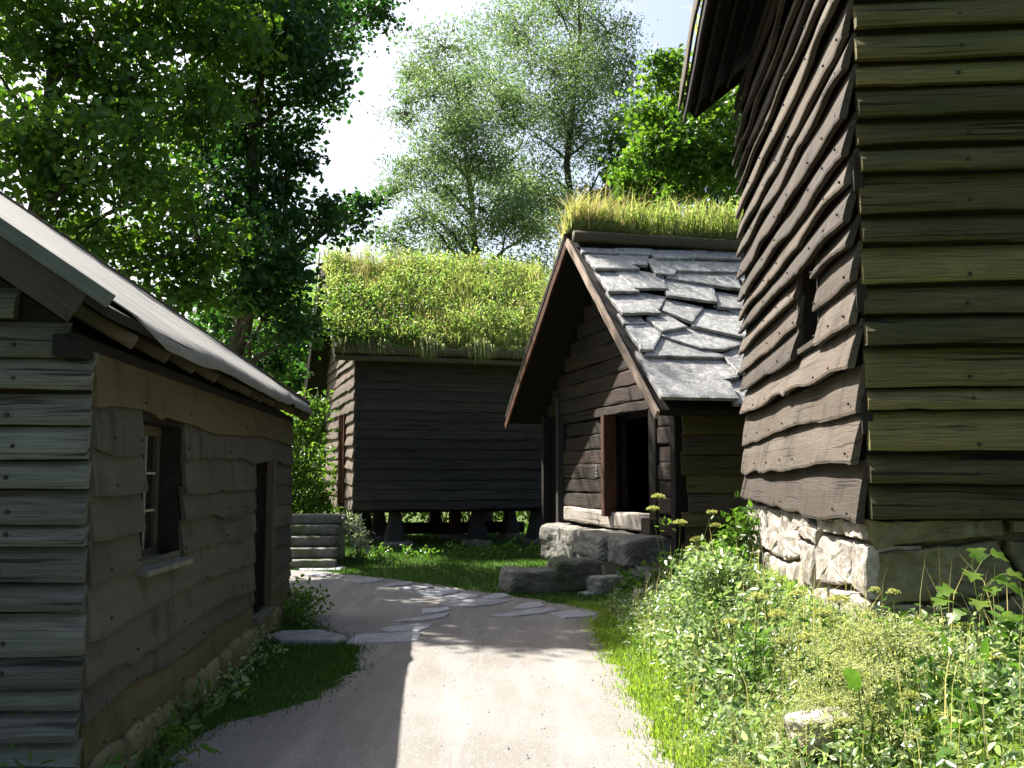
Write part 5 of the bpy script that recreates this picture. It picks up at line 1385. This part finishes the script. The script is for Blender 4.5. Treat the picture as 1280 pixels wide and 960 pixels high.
umbel_plant('umbel_plant', 'pale umbels rising through the middle of the leafy shrub', (1.5, 6.4, 0.3), [(0.05, 0, 0.62, 0.06), (0.2, 0.1, 0.5, 0.06), (-0.1, 0.1, 0.45, 0.055), (0.3, 0, 0.64, 0.05), (0.15, -0.2, 0.38, 0.05)])
umbel_plant('umbel_plant', 'loose cluster of pale umbels below the foundation corner', (1.85, 5.7, 0.5), [(-0.1, 0, 0.42, 0.05), (0.02, 0.1, 0.48, 0.055), (0.15, 0, 0.4, 0.05), (-0.22, -0.1, 0.3, 0.05), (0.08, -0.2, 0.28, 0.05), (0.25, -0.1, 0.34, 0.045)])
umbel_plant('umbel_plant', 'low pale umbels nearest to the bottom edge of the picture', (1.75, 4.6, 0.38), [(-0.1, 0, 0.26, 0.04), (0.08, 0.1, 0.3, 0.042), (0.2, 0, 0.24, 0.04), (-0.25, 0.05, 0.2, 0.038), (0.0, -0.15, 0.18, 0.035)])
def feathery():
    b = Vector((1.7, 5.4, 0.4))
    t = thing('feathery_umbel_mass', 'feathery mass of pale seed heads below the foundation corner', 'plant', b)
    tb = Tubes(); P = []
    for k in range(190):
        x, y = RNG.normal() * 0.3, RNG.normal() * 0.42 - 0.1
        h = 0.06 + 0.25 * math.exp(-((x - 0.05) / 0.32) ** 2) * RNG.uniform(0.35, 1.15)
        g = float(height(b.x + x, b.y + y)) - b.z
        tip = Vector((x + U(-.06, .06), y + U(-.06, .06), g + h + 0.08))
        tb.add(curve_pts((x, y, g - 0.03), tip, 4, 0, 0.1, k), [0.003, 0.003, 0.0025, 0.002, 0.0012], 4)
        P.append(np.array(tip) + RNG.normal(size=(60, 3)) * np.array([0.04, 0.04, 0.022]))
        P.append(np.array(tip) * 0.7 + np.array([x, y, g]) * 0.3 + RNG.normal(size=(16, 3)) * 0.05)
    tag(tb.build('stems', STEM, t), kind='stuff')
    leaves('seed_heads', np.concatenate(P), 0.021, L_PALE, t, 'lance', 0.6)
feathery()

def seedling():
    b = Vector((2.46, 5.3, 0.55))
    t = thing('maple_seedling', 'young maple seedling with sunlit leaves before the dark foundation stones', 'seedling', b)
    tb = Tubes()
    top = Vector((-0.05, 0, 0.7))
    st = curve_pts((0.06, 0, -0.1), top, 8, 0, 0.04, 2)
    tb.add(st, [0.008 - 0.0006 * i for i in range(9)], 6)
    ends = [(-0.04, -0.02, 0.76), (0.06, 0.02, 0.73), (-0.08, -0.06, 0.64), (0.02, -0.1, 0.62), (-0.16, 0.0, 0.55), (0.13, 0.0, 0.63), (0.1, -0.06, 0.58), (-0.2, -0.03, 0.5), (-0.06, -0.1, 0.5), (-0.1, 0.02, 0.43), (0.08, -0.04, 0.42), (-0.18, -0.05, 0.2), (0.22, -0.04, 0.27), (-0.03, -0.12, 0.57)]
    V, F, rn = [], [], []
    o = [(0.0, 0.0), (0.0, 0.28), (0.16, 0.56), (0.3, 0.36), (0.36, 0.3), (0.56, 0.5), (0.7, 0.42), (0.66, 0.2), (1.0, 0.0)]
    o = o + [(x, -y) for x, y in o[-2:0:-1]]
    for i, e in enumerate(ends):
        e = Vector(e)
        z = max(0.05, min(0.68, e.z - 0.1)); k = z / 0.7 * 8; i0 = int(min(7, k)); s = st[i0].lerp(st[i0 + 1], k - i0)
        tb.add([s, s.lerp(e, 0.5) + Vector((0, 0, 0.02)), e], [0.003, 0.0025, 0.002], 4)
        d = Vector((e.x - s.x + U(-.03, .03), e.y - s.y - 0.04, U(-0.08, -0.01))).normalized()
        n = Vector((U(-.3, .3), U(-.5, -.1), 1)).normalized(); sd = d.cross(n).normalized(); n = sd.cross(d)
        sz = U(0.085, 0.125)
        q = len(V)
        for x, y in o: V.append(e + (d * x + sd * y + n * (0.2 * abs(y) - 0.25 * x * x)) * sz)
        V.append(e + d * sz * 0.33)
        for j in range(len(o)): F.append((q + j, q + (j + 1) % len(o), q + len(o))); rn.append(0.3 + 0.6 * (i % 3) / 2)
    tb.build('stem', STEM, t)
    np_mesh('leaves', np.array([tuple(v) for v in V]), np.array(F), L_SEEDLING, t, np.array(rn))
seedling()

def burdock():
    b = Vector((1.62, 4.7, 0.42))
    t = thing('burdock_plant', 'bright broad burdock leaves in front of the feathery seed heads', 'plant', b)
    tb = Tubes()
    for i, (e, sz, az, ti) in enumerate([((-0.03, 0, 0.3), 0.13, 2.9, 0.9), ((0.05, -0.02, 0.31), 0.11, 0.6, 0.4), ((0.03, -0.06, 0.24), 0.12, -0.7, 0.8), ((0.1, 0.05, 0.2), 0.1, 0.2, 0.3)]):
        e = Vector(e)
        tb.add([(0, 0, -0.1), e * 0.6, e], [0.006, 0.005, 0.004], 5)
        d = Vector((math.cos(az) * math.cos(ti), math.sin(az) * math.cos(ti) * 0.5 - 0.2, math.sin(ti) * (1 if i == 0 else -0.4))).normalized()
        sd = d.cross(Vector((0.1, -1, 0.6))).normalized(); n = sd.cross(d)
        V, F = [], []
        m = 14
        for j in range(m):
            a = 2 * math.pi * j / m
            x = 0.5 - 0.5 * math.cos(a); y = 0.46 * math.sin(a) * (1.15 - 0.5 * x)
            x -= 0.1 * math.exp(-(y / 0.1) ** 2) * (x < 0.1)
            V.append(e + (d * x + sd * y + n * (0.25 * abs(y) + 0.05 * math.sin(j * 2.1))) * sz * 0.85)
        V.append(e + d * 0.45 * sz * 0.85)
        for j in range(m): F.append((j, (j + 1) % m, m))
        np_mesh('leaf', np.array([tuple(v) for v in V]), np.array(F), L_BRIGHT, t, np.full(m, 0.5 + 0.15 * i))
    tb.build('stem', STEM, t)
burdock()

# ================================================================== grass
def scatter(x0, x1, y0, y1, n, keep):
    x = RNG.uniform(x0, x1, n); y = RNG.uniform(y0, y1, n)
    k = keep(x, y)
    x, y = x[k], y[k]
    return np.stack([x, y, height(x, y) - 0.012], 1)
def clear(x, y):
    a = ~inside(PATH_G, x, y)
    for d, pr in ((0.06, 0.5), (0.13, 0.22), (0.24, 0.05)):   # tufts straying onto the gravel
        edge = ~(inside(PATH_R, x + d, y) & inside(PATH_R, x - d, y))
        a |= edge & (RNG.uniform(0, 1, len(x)) < pr)
    return a
P = scatter(0.7, 2.6, 3.6, 13.4, 60000, lambda x, y: clear(x, y) & (x < 2.3 + 0.1 * (y - 6.5)) & (RNG.uniform(0, 1, len(x)) < np.where(x < 1.75, 1, 0.35)))
tag(blades('sunny_grass', P, 0.05, L_LAWN, None, 0.0045, 0.7), 'bright sunlit grass verge along the right of the path', 'grass', kind='stuff')
P = scatter(-2.6, -1.2, 4.2, 13.2, 34000, lambda x, y: clear(x, y) & (x > -2.24 - 0.075 * (y - 5.25)))
tag(blades('shaded_grass', P, 0.045, L_SHADEGRASS, None, 0.004, 0.5), 'shaded grass strip between cabin wall and path', 'grass', kind='stuff')
P = scatter(-4.5, 2.4, 12.8, 24.0, 42000, lambda x, y: clear(x, y))
tag(blades('middle_grass', P, 0.05, L_SHADEGRASS, None, 0.007, 0.5), 'shaded grass in front of the stilt storehouse', 'grass', kind='stuff')
P = scatter(-9, 6, 24.0, 35.0, 30000, lambda x, y: np.ones(len(x), bool))
tag(blades('far_lawn', P, 0.06, L_SHADEGRASS, None, 0.012, 0.5), 'sunny lawn seen beneath the stilt storehouse', 'grass', kind='stuff')
P = scatter(1.0, 3.6, 3.4, 13.0, 30000, lambda x, y: clear(x, y) & (y < np.where(x > 2.2, 6.2, 13)) & (RNG.uniform(0, 1, len(x)) < ss(1.0, 1.5, x)))
P[:, 2] += np.abs(RNG.normal(size=len(P))) * 0.07 + 0.02
tag(leaves('ground_cover', P, 0.045, L_SHRUB, None, 'oval', 1.0), 'low leafy ground cover on the sunny bank', 'ground cover', kind='stuff')
P = scatter(1.15, 2.9, 3.8, 12.0, 520, lambda x, y: clear(x, y) & (y < np.where(x > 2.2, 6.0, 12)))
tag(blades('dry_stalks', P, 0.42, L_STRAW, None, 0.0035, 0.35), 'thin dry stalks scattered through the weeds on the bank', 'stalks', kind='stuff')
# pebbles and leaf litter on the path
def litter():
    V, F = [], []
    for k in range(520):
        x, y = U(-2.0, 1.0), U(3.5, 16)
        if not inside(PATH, np.array([x]), np.array([y]))[0]: continue
        r = U(0.004, 0.012) * (1.8 if random.random() < 0.05 else 1)
        i = len(V)
        for q in range(5):
            a = q * 1.2566 + U(-.2, .2)
            V.append((x + r * math.cos(a), y + r * math.sin(a), 0.003))
        V.append((x, y, 0.006 + r * 0.7))
        for q in range(5): F.append((i + q, i + (q + 1) % 5, i + 5))
    tag(mk('pebbles', V, F, FLAG), 'loose pebbles scattered on the gravel path', 'pebbles', kind='stuff')
litter()
leaf_ = leaves('fallen_leaf', np.array([[0.78, 9.75, 0.02]]), 0.09, TWIG, None, 'oval', 3.0)
tag(leaf_, 'single brown fallen leaf on the sunlit path', 'leaf')

# ================================================================== distance
def far_house():
    t = thing('distant_house', 'small distant house with orange brown wall beyond the shrub', 'house', (-15.6, 70, 0.8), 0.15)
    WALL = plain('orange_plaster', (0.42, 0.27, 0.17), 0.9, 0.1, 0.12, 2)
    ROOFT = plain('grey_house_roof', (0.22, 0.22, 0.23), 0.8, 0.2, 0.2, 2)
    core_wall('wall', t, (-3, 0, 0), (1, 0, 0), (0, -1, 0), 6, 0, 4.6, 0.3, [(0.8, 1.8, 1.2, 2.6), (3.6, 4.6, 1.2, 2.6), (3.6, 4.6, 3.2, 4.2)], WALL)
    core_wall('wall', t, (-3, 5, 0), (1, 0, 0), (0, 1, 0), 6, 0, 4.6, 0.3, [], WALL)
    core_wall('gable_wall', t, (-3, 0, 0), (0, 1, 0), (-1, 0, 0), 5, 0, 4.59, 0.3, [], WALL, (2.5, 6.2))
    core_wall('gable_wall', t, (3, 0, 0), (0, 1, 0), (1, 0, 0), 5, 0, 4.59, 0.3, [], WALL, (2.5, 6.2))
    slab('roof', t, [(-3.3, -0.4, 4.5), (3.3, -0.4, 4.5), (3.3, 2.5, 6.4), (-3.3, 2.5, 6.4)], 0.15, ROOFT)
    slab('roof', t, [(-3.3, 5.4, 4.5), (3.3, 5.4, 4.5), (3.3, 2.501, 6.4), (-3.3, 2.501, 6.4)], 0.15, ROOFT)
    for (a, b, c, d) in ((0.8, 1.8, 1.2, 2.6), (3.6, 4.6, 1.2, 2.6), (3.6, 4.6, 3.2, 4.2)):
        w = thing('window', None, None); w.parent = t
        mk('pane', [(-3 + a, 0.12, c), (-3 + b, 0.12, c), (-3 + b, 0.12, d), (-3 + a, 0.12, d)], [(0, 1, 2, 3)], GLASS, w)
        for q in (a + 0.04, (a + b) / 2, b - 0.04):
            beam('window_frame', w, (-3 + q, 0.08, c), (-3 + q, 0.08, d), 0.08, 0.06, WHITE, 1, 0, 9)
far_house()
tb = Tubes()
tb.add([Vector((-16, 31.5, 8.6)).lerp(Vector((-4.4, 27.2, 6.5)), i / 10) - Vector((0, 0, 0.5 * math.sin(math.pi * i / 10))) for i in range(11)], [0.012] * 11, 5)
cb = tb.build('overhead_cable', IRON, None)
tag(cb, 'thin overhead cable crossing the sky gap to the turf roofed storehouse', 'cable')
